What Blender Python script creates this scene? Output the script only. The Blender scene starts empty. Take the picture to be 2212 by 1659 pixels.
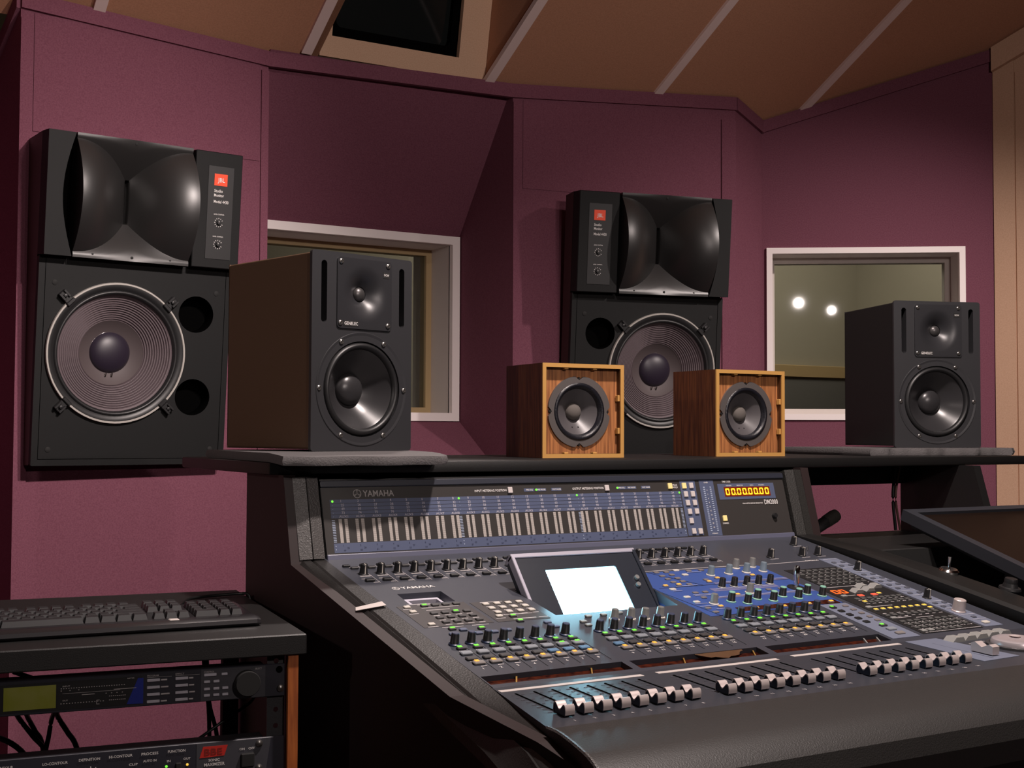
import bpy, bmesh, math, random
from mathutils import Matrix, Vector
R = math.radians
random.seed(7)
S = bpy.context.scene
COL = S.collection

# ------------------------------------------------------------------ camera
cam = bpy.data.objects.new('camera', bpy.data.cameras.new('camera'))
COL.objects.link(cam)
cam.data.sensor_width = 36.0
cam.data.lens = 2754.3 / 2212 * 36.0
cam.data.clip_start = 0.05
cam.matrix_world = (Matrix.Translation((-0.6984, -1.7007, 1.15)) @ Matrix.Rotation(R(-30.524), 4, 'Z')
                    @ Matrix.Rotation(R(90 + 2.18), 4, 'X') @ Matrix.Rotation(R(0.22), 4, 'Z'))
S.camera = cam

# ------------------------------------------------------------------ world, lamps, exposure
W = bpy.data.worlds.new('dark_room'); S.world = W; W.use_nodes = True
W.node_tree.nodes['Background'].inputs[0].default_value = (0.5, 0.42, 0.45, 1)
W.node_tree.nodes['Background'].inputs[1].default_value = 0.01
S.view_settings.view_transform = 'Standard'
S.view_settings.look = 'None'
S.view_settings.exposure = 0.0
S.view_settings.gamma = 1.0
S.view_settings.use_curve_mapping = False


def spot(name, loc, target, power, angle, col, radius=0.05, blend=0.5):
    d = bpy.data.lights.new(name, 'SPOT')
    d.energy = power; d.spot_size = R(angle); d.spot_blend = blend; d.color = col; d.shadow_soft_size = radius
    o = bpy.data.objects.new(name, d); COL.objects.link(o)
    o.location = loc
    o.rotation_euler = (Vector(target) - Vector(loc)).to_track_quat('-Z', 'Y').to_euler()
    return o


def area(name, loc, target, power, sx, sy, col):
    d = bpy.data.lights.new(name, 'AREA')
    d.energy = power; d.shape = 'RECTANGLE'; d.size = sx; d.size_y = sy; d.color = col
    o = bpy.data.objects.new(name, d); COL.objects.link(o)
    o.location = loc
    o.rotation_euler = (Vector(target) - Vector(loc)).to_track_quat('-Z', 'Y').to_euler()
    return o


WARM = (1.0, 0.86, 0.81)
spot('ceiling_spot_console', (0.50, -0.75, 2.75), (0.52, 0.05, 0.9), 185, 110, WARM, 0.05, 0.5)
spot('ceiling_spot_left', (0.75, -0.60, 2.72), (-0.15, 2.0, 1.25), 250, 58, WARM, 0.05, 1.0)
spot('ceiling_spot_right', (2.60, -0.40, 2.72), (2.58, 1.62, 0.90), 225, 71, WARM, 0.05, 1.0)
spot('ceiling_spot_front', (0.70, 0.90, 2.84), (0.03, -0.10, 0.95), 80, 19, WARM, 0.05, 1.0)
spot('track_spot_rear_left', (-0.02, -3.31, 2.26), (0.9, 2.0, 2.5), 90, 90, WARM, 0.022, 0.8)
spot('track_spot_rear_right', (0.61, -2.65, 2.11), (1.2, 1.9, 2.6), 30, 90, WARM, 0.022, 0.8)
spot('fill_spot_ceiling', (0.75, -2.65, 2.15), (1.1, 1.5, 3.10), 130, 46, WARM, 0.022, 0.8)  # added fill, brightens the niche fascia and sloping ceiling
spot('fill_spot_left', (-2.70, -0.70, 2.10), (0.0, 0.25, 1.15), 44, 32, WARM, 0.05, 1.0)  # unseen fill added for the left nearfield's side and the rack

# ------------------------------------------------------------------ materials
MATS = {}


def mat(name, col, rough=0.5, metal=0.0, spec=0.5, noise=None, bump=None, emit=None, coat=0.0):
    if name in MATS: return MATS[name]
    m = bpy.data.materials.new(name); m.use_nodes = True
    nt = m.node_tree; b = nt.nodes['Principled BSDF']
    b.inputs['Base Color'].default_value = (*col, 1)
    b.inputs['Roughness'].default_value = rough
    b.inputs['Metallic'].default_value = metal
    b.inputs['Specular IOR Level'].default_value = spec
    if coat: b.inputs['Coat Weight'].default_value = coat
    if emit:
        b.inputs['Emission Color'].default_value = (*emit[0], 1)
        b.inputs['Emission Strength'].default_value = emit[1]
    tc = nt.nodes.new('ShaderNodeTexCoord')
    if noise:                                   # (scale, second colour, stretch)
        mp = nt.nodes.new('ShaderNodeMapping'); mp.inputs['Scale'].default_value = noise[2]
        nz = nt.nodes.new('ShaderNodeTexNoise'); nz.inputs['Scale'].default_value = noise[0]; nz.inputs['Detail'].default_value = 5
        rp = nt.nodes.new('ShaderNodeValToRGB')
        rp.color_ramp.elements[0].position = 0.35; rp.color_ramp.elements[1].position = 0.65
        rp.color_ramp.elements[0].color = (*col, 1); rp.color_ramp.elements[1].color = (*noise[1], 1)
        nt.links.new(tc.outputs['Object'], mp.inputs[0]); nt.links.new(mp.outputs[0], nz.inputs['Vector'])
        nt.links.new(nz.outputs['Fac'], rp.inputs[0]); nt.links.new(rp.outputs[0], b.inputs['Base Color'])
    if bump:                                    # (scale, strength)
        nz = nt.nodes.new('ShaderNodeTexNoise'); nz.inputs['Scale'].default_value = bump[0]; nz.inputs['Detail'].default_value = 3
        bp = nt.nodes.new('ShaderNodeBump'); bp.inputs['Strength'].default_value = bump[1]; bp.inputs['Distance'].default_value = 0.001
        nt.links.new(tc.outputs['Object'], nz.inputs['Vector'])
        nt.links.new(nz.outputs['Fac'], bp.inputs['Height']); nt.links.new(bp.outputs[0], b.inputs['Normal'])
    MATS[name] = m
    return m


def glassmat(name, tint, rough=0.02):
    m = bpy.data.materials.new(name); m.use_nodes = True
    nt = m.node_tree; nt.nodes.remove(nt.nodes['Principled BSDF'])
    out = nt.nodes['Material Output']
    tr = nt.nodes.new('ShaderNodeBsdfTransparent'); tr.inputs[0].default_value = (*tint, 1)
    gl = nt.nodes.new('ShaderNodeBsdfGlossy'); gl.inputs['Roughness'].default_value = rough
    fr = nt.nodes.new('ShaderNodeFresnel'); fr.inputs['IOR'].default_value = 1.5
    mx = nt.nodes.new('ShaderNodeMixShader')
    nt.links.new(fr.outputs[0], mx.inputs[0]); nt.links.new(tr.outputs[0], mx.inputs[1]); nt.links.new(gl.outputs[0], mx.inputs[2])
    nt.links.new(mx.outputs[0], out.inputs[0])
    return m


PURPLE = mat('purple_wall_fabric', (0.165, 0.058, 0.086), 0.95, spec=0.1, noise=(260, (0.205, 0.077, 0.110), (1, 1, 1)), bump=(700, 0.5))
TAN = mat('tan_fabric', (0.58, 0.37, 0.25), 0.95, spec=0.1, noise=(260, (0.64, 0.42, 0.29), (1, 1, 1)), bump=(700, 0.4))
BROWNC = mat('brown_ceiling_fabric', (0.46, 0.235, 0.145), 0.95, spec=0.1, noise=(220, (0.53, 0.275, 0.17), (1, 1, 1)), bump=(600, 0.4))
STRIP = mat('pale_pink_wood', (0.80, 0.64, 0.60), 0.6)
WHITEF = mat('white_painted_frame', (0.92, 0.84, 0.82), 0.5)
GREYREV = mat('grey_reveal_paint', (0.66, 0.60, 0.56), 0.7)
OLIVEW = mat('olive_wall_paint', (0.34, 0.315, 0.25), 0.9)
OAKF = mat('oak_stop_bead', (0.42, 0.30, 0.15), 0.6)
CARPET = mat('dark_carpet', (0.05, 0.03, 0.035), 1.0, bump=(300, 0.6))
ROOMW = mat('rear_room_fabric', (0.22, 0.13, 0.10), 0.95)
GLASS = glassmat('window_glass', (0.80, 0.82, 0.80))
BLACKP = mat('black_satin_paint', (0.012, 0.012, 0.013), 0.45, bump=(900, 0.15))
BLACKM = mat('black_matt', (0.010, 0.010, 0.010), 0.8)
BLACKV = mat('void_black', (0.002, 0.002, 0.002), 1.0, spec=0.0)
BAFF = mat('charcoal_baffle', (0.0075, 0.0078, 0.0082), 0.62, spec=0.25, bump=(1200, 0.2))
HORN = mat('horn_black_plastic', (0.019, 0.018, 0.018), 0.40, spec=0.9, bump=(1500, 0.06))
PANEL2 = mat('control_plate_black', (0.015, 0.015, 0.016), 0.5)
WALNUT = mat('dark_walnut_side', (0.035, 0.012, 0.008), 0.5)
ALU = mat('cast_alu_rim', (0.60, 0.57, 0.53), 0.30, metal=0.35)
RUBBER = mat('black_rubber', (0.014, 0.014, 0.015), 0.42)
CONEJ = mat('ribbed_paper_cone', (0.125, 0.095, 0.105), 0.6, noise=(400, (0.105, 0.080, 0.088), (1, 1, 1)))
CONEF = mat('inner_paper_cone', (0.085, 0.066, 0.068), 0.6)
CAPJ = mat('dust_cap_violet_black', (0.020, 0.014, 0.026), 0.42)
GLUE = mat('clear_glue_bead', (0.05, 0.04, 0.045), 0.12)
RED = mat('orange_red_badge', (0.90, 0.075, 0.02), 0.5)
WPRINT = mat('white_print', (0.75, 0.72, 0.70), 0.6)
GPRINT = mat('grey_print', (0.50, 0.47, 0.47), 0.6)
GENSIDE = mat('lit_brown_cabinet', (0.110, 0.062, 0.034), 0.55, bump=(900, 0.25))  # light falling on the left nearfield's side is put into this brown
GENF = mat('charcoal_front_paint', (0.030, 0.030, 0.033), 0.42, bump=(1500, 0.10))
GENSIDE2 = mat('black_cabinet_side', (0.006, 0.006, 0.006), 0.6)
WAVEG = mat('waveguide_black', (0.026, 0.026, 0.029), 0.35, bump=(1500, 0.08))
CONEG = mat('polymer_cone', (0.030, 0.029, 0.031), 0.30)
DOME = mat('tweeter_dome', (0.10, 0.095, 0.095), 0.35, metal=0.6)
SCREW = mat('black_screw_head', (0.20, 0.19, 0.18), 0.3, metal=0.8)
AWOOD = mat('walnut_veneer', (0.150, 0.050, 0.016), 0.45, noise=(24, (0.055, 0.017, 0.007), (9, 0.5, 9)))
AFRONT = mat('orange_walnut_front', (0.48, 0.195, 0.068), 0.45, noise=(26, (0.22, 0.080, 0.030), (9, 0.4, 9)))
AEDGE = mat('light_wood_edge', (0.56, 0.30, 0.085), 0.45)
ABASK = mat('grey_steel_basket', (0.13, 0.115, 0.11), 0.45, metal=0.3)
AFOAM = mat('black_foam_surround', (0.010, 0.010, 0.014), 0.28, bump=(500, 0.6))
ACONE = mat('grey_paper_cone', (0.085, 0.078, 0.082), 0.38)
ACAP = mat('grey_felt_cap', (0.12, 0.105, 0.095), 0.9)
FOAMP = mat('grey_foam_pad', (0.115, 0.107, 0.108), 0.9, bump=(350, 0.9))
DESK = mat('black_desk_laminate', (0.010, 0.0095, 0.0095), 0.48, bump=(900, 0.2))
DESKSIDE = mat('dark_maroon_black_side', (0.020, 0.010, 0.010), 0.6)
VINYL = mat('black_grained_vinyl', (0.085, 0.080, 0.078), 0.36, bump=(420, 1.0))
ARMV = mat('armrest_vinyl', (0.024, 0.0225, 0.0215), 0.5, bump=(600, 0.4))
DECK = mat('slate_deck_paint', (0.050, 0.054, 0.069), 0.36, bump=(1400, 0.10))
FRONTD = mat('slate_fader_paint', (0.038, 0.041, 0.052), 0.40, bump=(1400, 0.10))
BLUED = mat('blue_panel_paint', (0.036, 0.082, 0.29), 0.5)
LAV = mat('lavender_band', (0.15, 0.155, 0.30), 0.5)
LGREY = mat('pale_slate_band', (0.165, 0.185, 0.250), 0.5)
MBFACE = mat('meter_bridge_glass', (0.046, 0.042, 0.040), 0.30)
MBBLUE = mat('meter_blue_band', (0.095, 0.115, 0.19), 0.32)
MBBEZ = mat('meter_bezel_slate', (0.026, 0.029, 0.042), 0.4)
MBAR = mat('meter_bar_grey', (0.44, 0.40, 0.37), 0.4)
KNOBB = mat('black_knob', (0.014, 0.014, 0.016), 0.38)
KNOBN = mat('navy_knob_skirt', (0.045, 0.065, 0.14), 0.4)
KNOBG = mat('grey_knob', (0.18, 0.18, 0.175), 0.45)
KNOBGB = mat('blue_grey_knob', (0.16, 0.21, 0.25), 0.45)
GREENC = mat('mint_knob_ring', (0.24, 0.50, 0.38), 0.45)
CREAM = mat('cream_button', (0.60, 0.56, 0.50), 0.5)
BTNG = mat('grey_button', (0.24, 0.26, 0.29), 0.5)
BTND = mat('dark_button', (0.050, 0.048, 0.050), 0.5)
BTNM = mat('warm_grey_button', (0.22, 0.20, 0.19), 0.5)
BTNK = mat('black_button', (0.010, 0.010, 0.011), 0.5)
GREENL = mat('green_led', (0.1, 0.5, 0.05), 0.4, emit=((0.22, 1.0, 0.06), 0.9))
ORANGEL = mat('orange_led', (0.6, 0.3, 0.05), 0.4, emit=((1.0, 0.42, 0.05), 0.9))
YELLOWL = mat('yellow_led', (0.6, 0.4, 0.1), 0.4, emit=((1.0, 0.58, 0.06), 0.8))
REDL = mat('red_lit_button', (0.6, 0.1, 0.05), 0.4, emit=((1.0, 0.10, 0.06), 0.6))
REDSEG = mat('red_segment', (0.6, 0.1, 0.02), 0.4, emit=((1.0, 0.10, 0.01), 1.6))
AMBSEG = mat('amber_segment', (0.8, 0.4, 0.02), 0.4, emit=((1.0, 0.50, 0.02), 1.6))
AMBBG = mat('segment_window', (0.10, 0.012, 0.004), 0.3, emit=((1.0, 0.10, 0.01), 0.10))
MAROON = mat('dark_maroon_window', (0.018, 0.003, 0.002), 0.25, noise=(130, (0.075, 0.014, 0.005), (1, 1, 1)))
SCREEN = mat('lit_screen', (0.6, 0.8, 0.9), 0.4, emit=((0.36, 0.80, 1.0), 26.0))
DISPB = mat('display_bezel_slate', (0.020, 0.024, 0.034), 0.30)
DISPE = mat('display_edge_silver', (0.50, 0.48, 0.56), 0.3, metal=0.3)
SILVER = mat('brushed_silver_cap', (0.66, 0.57, 0.55), 0.38, metal=0.35)
NAVY = mat('navy_fader_body', (0.014, 0.020, 0.045), 0.32)
CHROME = mat('chrome', (0.8, 0.78, 0.76), 0.12, metal=1.0)
TAPE = mat('white_tape', (0.58, 0.52, 0.49), 0.6)
GOLDREFL = mat('gold_reflection', (0.50, 0.30, 0.08), 0.4, metal=0.6)
PLASTG = mat('light_grey_plastic', (0.30, 0.30, 0.29), 0.4)
LCDB = mat('black_monitor_bezel', (0.032, 0.034, 0.042), 0.4)
LCDS = mat('dark_brown_lcd', (0.012, 0.007, 0.005), 0.35, spec=0.15)
KEYB = mat('black_keyboard_plastic', (0.020, 0.019, 0.021), 0.26)
KEYC = mat('black_keycap', (0.022, 0.022, 0.024), 0.42)
RACKM = mat('rack_black_metal', (0.022, 0.022, 0.025), 0.5, bump=(800, 0.2))
RACKF = mat('rack_unit_face', (0.024, 0.024, 0.034), 0.45)
RACKG = mat('rack_unit_grey_end', (0.055, 0.055, 0.065), 0.45)
RACKB = mat('rack_grey_button', (0.50, 0.49, 0.55), 0.5)
LCDG = mat('green_lcd', (0.24, 0.27, 0.020), 0.3, noise=(30, (0.30, 0.31, 0.07), (1, 1, 1)))
BLUEW = mat('blue_wedge_print', (0.008, 0.022, 0.26), 0.5)
CHERRY = mat('cherry_wood_edge', (0.46, 0.13, 0.028), 0.5, noise=(30, (0.30, 0.075, 0.018), (6, 6, 0.6)))
CABLE = mat('black_cable', (0.007, 0.007, 0.007), 0.4)
REDP = mat('red_print', (0.50, 0.018, 0.010), 0.6)
CRT = mat('dark_crt_glass', (0.010, 0.012, 0.012), 0.08)
LAMPW = mat('lit_bulb', (1, 1, 1), 0.4, emit=((0.95, 1.0, 0.95), 6.0))
SHADE = mat('pale_reflector', (0.75, 0.78, 0.72), 0.5)

# ------------------------------------------------------------------ helpers


def tag(o, label=None, cat=None, group=None, kind=None):
    if label: o['label'] = label
    if cat: o['category'] = cat
    if group: o['group'] = group
    if kind: o['kind'] = kind
    return o


def empty(name, M, label=None, cat=None, group=None):
    o = bpy.data.objects.new(name, None); COL.objects.link(o)
    o.empty_display_size = 0.05
    o.matrix_world = M if isinstance(M, Matrix) else Matrix.Translation(M)
    return tag(o, label, cat, group)


def finish(bm, name, mats, smooth=None):
    bmesh.ops.recalc_face_normals(bm, faces=bm.faces)
    me = bpy.data.meshes.new(name); bm.to_mesh(me); bm.free()
    for m in (mats if isinstance(mats, (list, tuple)) else [mats]): me.materials.append(m)
    if smooth is not None:
        me.shade_smooth(); me.set_sharp_from_angle(angle=R(smooth))
    return me


def link(name, me, parent=None, M=None):
    o = bpy.data.objects.new(name, me); COL.objects.link(o)
    if parent is not None: o.parent = parent
    if M is not None: o.matrix_basis = M
    return o


def T(x, y, z=0.0): return Matrix.Translation((x, y, z))


def box(bm, x0, x1, y0, y1, z0, z1, bev=0.0, seg=1, mi=0, M=None):
    vs = [bm.verts.new(p) for p in ((x0, y0, z0), (x1, y0, z0), (x1, y1, z0), (x0, y1, z0), (x0, y0, z1), (x1, y0, z1), (x1, y1, z1), (x0, y1, z1))]
    fs = [bm.faces.new([vs[i] for i in q]) for q in ((3, 2, 1, 0), (4, 5, 6, 7), (0, 1, 5, 4), (1, 2, 6, 5), (2, 3, 7, 6), (3, 0, 4, 7))]
    for f in fs: f.material_index = mi
    if bev:
        r = bmesh.ops.bevel(bm, geom=list({e for f in fs for e in f.edges}), offset=bev, segments=seg, affect='EDGES', profile=0.5)
        vs = list({v for f in r['faces'] for v in f.verts} | {v for f in fs if f.is_valid for v in f.verts})
        for f in r['faces']: f.material_index = mi
    if M is not None: bmesh.ops.transform(bm, matrix=M, verts=vs)
    return vs


def boxm(name, dims, m, bev=0.0, seg=1, smooth=None):
    bm = bmesh.new(); box(bm, *dims, bev=bev, seg=seg)
    return finish(bm, name, m, smooth)


def hexa(bm, a, b, mi=0):
    """solid between two loops of equal length"""
    va = [bm.verts.new(p) for p in a]; vb = [bm.verts.new(p) for p in b]
    n = len(a); fs = [bm.faces.new(va), bm.faces.new(vb[::-1])]
    for i in range(n): fs.append(bm.faces.new((va[i], vb[i], vb[(i + 1) % n], va[(i + 1) % n])))
    for f in fs: f.material_index = mi
    return va + vb


def prism(bm, poly, z0, z1, mi=0, axis='z'):
    if axis == 'z': f = lambda p, z: (p[0], p[1], z)
    elif axis == 'x': f = lambda p, z: (z, p[0], p[1])
    else: f = lambda p, z: (p[0], z, p[1])
    return hexa(bm, [f(p, z0) for p in poly], [f(p, z1) for p in poly], mi)


def lathe(bm, prof, seg=32, mi=0, M=None, arc=None):
    """prof: (r, z[, material]) about Z"""
    rings = []; vs = []
    for p in prof:
        r, z = p[0], p[1]
        if r < 1e-7:
            v = bm.verts.new((0, 0, z)); rings.append([v]); vs.append(v)
        else:
            ring = [bm.verts.new((r * math.cos(2 * math.pi * i / seg), r * math.sin(2 * math.pi * i / seg), z)) for i in range(seg)]
            rings.append(ring); vs += ring
    for k in range(len(prof) - 1):
        a, b = rings[k], rings[k + 1]
        m_ = prof[k + 1][2] if len(prof[k + 1]) > 2 else mi
        for i in range(seg):
            j = (i + 1) % seg
            if len(a) == 1 and len(b) == 1: continue
            if len(a) == 1: f = bm.faces.new((a[0], b[i], b[j]))
            elif len(b) == 1: f = bm.faces.new((a[i], a[j], b[0]))
            else: f = bm.faces.new((a[i], a[j], b[j], b[i]))
            f.material_index = m_
    if M is not None: bmesh.ops.transform(bm, matrix=M, verts=vs)
    return vs


def lathem(name, prof, mats, seg=32, smooth=40):
    bm = bmesh.new(); lathe(bm, prof, seg)
    return finish(bm, name, mats, smooth)


def circ(cx, cy, r, n=40): return [(cx + r * math.cos(2 * math.pi * i / n), cy + r * math.sin(2 * math.pi * i / n)) for i in range(n)]


def capsule(cx, y0, y1, r, n=10):
    return ([(cx + r * math.cos(math.pi * i / n), y1 - r + r * math.sin(math.pi * i / n)) for i in range(n + 1)]
            + [(cx + r * math.cos(math.pi + math.pi * i / n), y0 + r + r * math.sin(math.pi + math.pi * i / n)) for i in range(n + 1)])


def rrect(x0, x1, y0, y1, r, n=4):
    o = []
    for cx, cy, a in ((x1 - r, y1 - r, 0), (x0 + r, y1 - r, 90), (x0 + r, y0 + r, 180), (x1 - r, y0 + r, 270)):
        o += [(cx + r * math.cos(R(a + 90 * i / n)), cy + r * math.sin(R(a + 90 * i / n))) for i in range(n + 1)]
    return o


def plate(bm, outer, holes, z, depth, hole_depth=None, mi=0, mw=None):
    """flat face at height z with real holes; edges run down by depth, hole walls by hole_depth"""
    edges = []; hd = hole_depth if hole_depth is not None else depth
    allv = []
    for li, loop in enumerate([outer] + holes):
        vs = [bm.verts.new((p[0], p[1], z)) for p in loop]
        es = [bm.edges.new((vs[i], vs[(i + 1) % len(vs)])) for i in range(len(vs))]
        edges += es
        d = depth if li == 0 else hd
        lo = [bm.verts.new((p[0], p[1], z - d)) for p in loop]
        for i in range(len(vs)):
            j = (i + 1) % len(vs)
            f = bm.faces.new((vs[i], vs[j], lo[j], lo[i])); f.material_index = mi if (li == 0 or mw is None) else mw
        allv += vs + lo
    r = bmesh.ops.triangle_fill(bm, use_beauty=True, use_dissolve=False, edges=edges)
    for g in r['geom']:
        if isinstance(g, bmesh.types.BMFace): g.material_index = mi
    return allv


def tube(bm, pts, r, seg=8, mi=0):
    pts = [Vector(p) for p in pts]; rings = []
    for i, p in enumerate(pts):
        d = (pts[min(i + 1, len(pts) - 1)] - pts[max(i - 1, 0)]).normalized()
        q = d.to_track_quat('Z', 'Y')
        rr = r[i] if isinstance(r, (list, tuple)) else r
        rings.append([bm.verts.new(p + q @ Vector((rr * math.cos(2 * math.pi * k / seg), rr * math.sin(2 * math.pi * k / seg), 0))) for k in range(seg)])
    for a, b in zip(rings, rings[1:]):
        for k in range(seg):
            f = bm.faces.new((a[k], a[(k + 1) % seg], b[(k + 1) % seg], b[k])); f.material_index = mi
    bm.faces.new(rings[0][::-1]); bm.faces.new(rings[-1])


def curve_pts(pts, n=6):
    """Catmull-Rom through the points"""
    P = [Vector(p) for p in pts]; P = [2 * P[0] - P[1]] + P + [2 * P[-1] - P[-2]]; out = []
    for i in range(1, len(P) - 2):
        for k in range(n):
            t = k / n; a, b, c, d = P[i - 1:i + 3]
            out.append(0.5 * ((2 * b) + (c - a) * t + (2 * a - 5 * b + 4 * c - d) * t * t + (3 * b - a - 3 * c + d) * t ** 3))
    out.append(P[-2]); return out


TEXTS = []      # (parent, name, frame, material, [(string, x, y, height, width or None)], z)


def lettering(parent, name, frame, m, items, z=0.0004): TEXTS.append((parent, name, frame, m, items, z))


_glyph = {}


def flush_texts():
    strings = sorted({it[0] for t in TEXTS for it in t[4]})
    tmp = []
    for s in strings:
        c = bpy.data.curves.new('lettering_curve', 'FONT'); c.body = s; c.resolution_u = 2; c.offset = 0.012
        o = bpy.data.objects.new('lettering_curve', c); COL.objects.link(o); tmp.append((s, o, c))
    dg = bpy.context.evaluated_depsgraph_get(); dg.update()
    for s, o, c in tmp:
        me = bpy.data.meshes.new_from_object(o.evaluated_get(dg))
        vs = [v.co.copy() for v in me.vertices]; fs = [tuple(p.vertices) for p in me.polygons]
        bpy.data.meshes.remove(me)
        x0 = min(v.x for v in vs); x1 = max(v.x for v in vs)
        _glyph[s] = ([((v.x - x0), v.y) for v in vs], fs, x1 - x0)
    for s, o, c in tmp:
        bpy.data.objects.remove(o); bpy.data.curves.remove(c)
    for parent, name, frame, m, items, z in TEXTS:
        V = []; Fc = []
        for s, x, y, h, w in items:
            vs, fs, wid = _glyph[s]
            k = h / 0.70; kx = k if w is None else w / wid
            b = len(V)
            V += [(x + a * kx, y + c * k, z) for a, c in vs]
            Fc += [tuple(i + b for i in f) for f in fs]
        me = bpy.data.meshes.new(name); me.from_pydata(V, [], Fc); me.materials.append(m)
        tag(link(name, me, parent, frame), kind='stuff')


def frame3(o, x, y, z):
    x, y, z = Vector(x), Vector(y), Vector(z)
    return Matrix(((x.x, y.x, z.x, o[0]), (x.y, y.y, z.y, o[1]), (x.z, y.z, z.z, o[2]), (0, 0, 0, 1)))


# ================================================================== SETTING
def ceilz(x, y): return 2.352 - 0.019 * x + (2.05 - y) * 0.5345


def wallseg(name, a, b, m=PURPLE, th=0.03, z0=0.0, tops=None, band=True, bm_=None):
    """vertical wall from a to b (plan), thickness outwards (left of a->b)"""
    bm = bmesh.new()
    d = Vector((b[0] - a[0], b[1] - a[1])).normalized(); nrm = Vector((-d.y, d.x)) * th
    ta = tops[0] if tops else ceilz(*a) + 0.01; tb = tops[1] if tops else ceilz(*b) + 0.01
    hexa(bm, [(a[0], a[1], z0), (b[0], b[1], z0), (b[0], b[1], tb), (a[0], a[1], ta)],
         [(a[0] + nrm.x, a[1] + nrm.y, z0), (b[0] + nrm.x, b[1] + nrm.y, z0), (b[0] + nrm.x, b[1] + nrm.y, tb), (a[0] + nrm.x, a[1] + nrm.y, ta)])
    o = link(name, finish(bm, name, m)); tag(o, kind='structure')
    return o


TRIMN = [0]


def trimband(a, b, m=PURPLE, h=0.047, out=0.012, drop=0.0):
    TRIMN[0] += 1
    d = Vector((b[0] - a[0], b[1] - a[1])).normalized(); n = Vector((d.y, -d.x)) * out
    bm = bmesh.new()
    za, zb = ceilz(*a) - drop, ceilz(*b) - drop
    f = lambda p, z, k: (p[0] + n.x * k, p[1] + n.y * k, z)
    hexa(bm, [f(a, za - h, -0.5), f(b, zb - h, -0.5), f(b, zb, -0.5), f(a, za, -0.5)],
         [f(a, za - h, 1), f(b, zb - h, 1), f(b, zb, 1), f(a, za, 1)])
    o = link('trim_%d' % TRIMN[0], finish(bm, 'trim', m)); tag(o, kind='structure')


def trimpost(a, b, zt, m=PURPLE, z0=0.0, out=0.006):
    TRIMN[0] += 1
    d = Vector((b[0] - a[0], b[1] - a[1])).normalized(); n = Vector((d.y, -d.x)) * out
    bm = bmesh.new()
    f = lambda p, z, k: (p[0] + n.x * k, p[1] + n.y * k, z)
    hexa(bm, [f(a, z0, -1), f(b, z0, -1), f(b, zt, -1), f(a, zt, -1)], [f(a, z0, 1), f(b, z0, 1), f(b, zt, 1), f(a, zt, 1)])
    o = link('trim_%d' % TRIMN[0], finish(bm, 'trim', m)); tag(o, kind='structure')


o = link('floor', boxm('floor', (-3.2, 5.2, -4.6, 8.0, -0.05, 0.0), CARPET)); tag(o, kind='structure')

A0, A1, A2 = (-0.17, 2.55), (-0.098, 2.016), (0.640, 2.068)
B1, B2, B3, B4 = (1.495, 2.020), (2.375, 1.900), (2.573, 1.978), (3.267, 1.473)
B5 = (4.45, -0.95)
wallseg('wall_left_return', A0, A1)
wallseg('wall_left', A1, A2)
wallseg('wall_right', B1, B2)
wallseg('wall_right_return', B2, B3)
wallseg('wall_far_right', B4, B5, TAN, tops=(2.70, 3.0))
# rear part of the control room behind the camera
P = [B5, (4.45, -4.4), (-2.9, -4.4), (-2.9, 0.4), (-0.9, 1.62), A0]
for nm, a, b in zip(('wall_rear_right', 'wall_rear', 'wall_rear_left', 'wall_side_left', 'wall_far_left'), P, P[1:]):
    wallseg(nm, a, b, ROOMW if nm != 'wall_far_left' else PURPLE, tops=(3.0, 3.0))
trimband(A0, A1); trimband(A1, A2); trimband(A2, B1); trimband(B1, B2); trimband(B2, B3); trimband(B3, B4)
trimband(B4, (B4[0] + 0.44 * 1.6, B4[1] - 0.89 * 1.6), TAN, 0.09, 0.03)


def along(a, b, d0, d1):
    v = Vector((b[0] - a[0], b[1] - a[1])).normalized()
    return (a[0] + v.x * d0, a[1] + v.y * d0), (a[0] + v.x * d1, a[1] + v.y * d1)


trimpost(*along(A1, A2, 0.0, 0.034), 2.30)
trimpost(*along(A2, A1, 0.0, 0.024)[::-1], 2.27)
trimpost(*along(B1, B2, 0.0, 0.034), 2.28)
trimpost(*along(B2, B1, 0.0, 0.060)[::-1], 2.30)
trimpost(*along(B4, B5, 0.0, 0.075), 2.55, TAN)
trimpost(*along(B4, B5, 0.079, 0.30), 2.50, TAN, out=0.004)
# horizontal fabric seams on the two speaker panels: upper cloth panels stand proud
for a, b, zs in ((A1, A2, 1.985), (B1, B2, 1.985)):
    L = (Vector(b) - Vector(a)).length
    p, q = along(a, b, 0.037, L - (0.028 if a is A1 else 0.064))
    trimpost(p, q, ceilz(*p) - 0.052, PURPLE, zs, 0.003)

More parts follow.
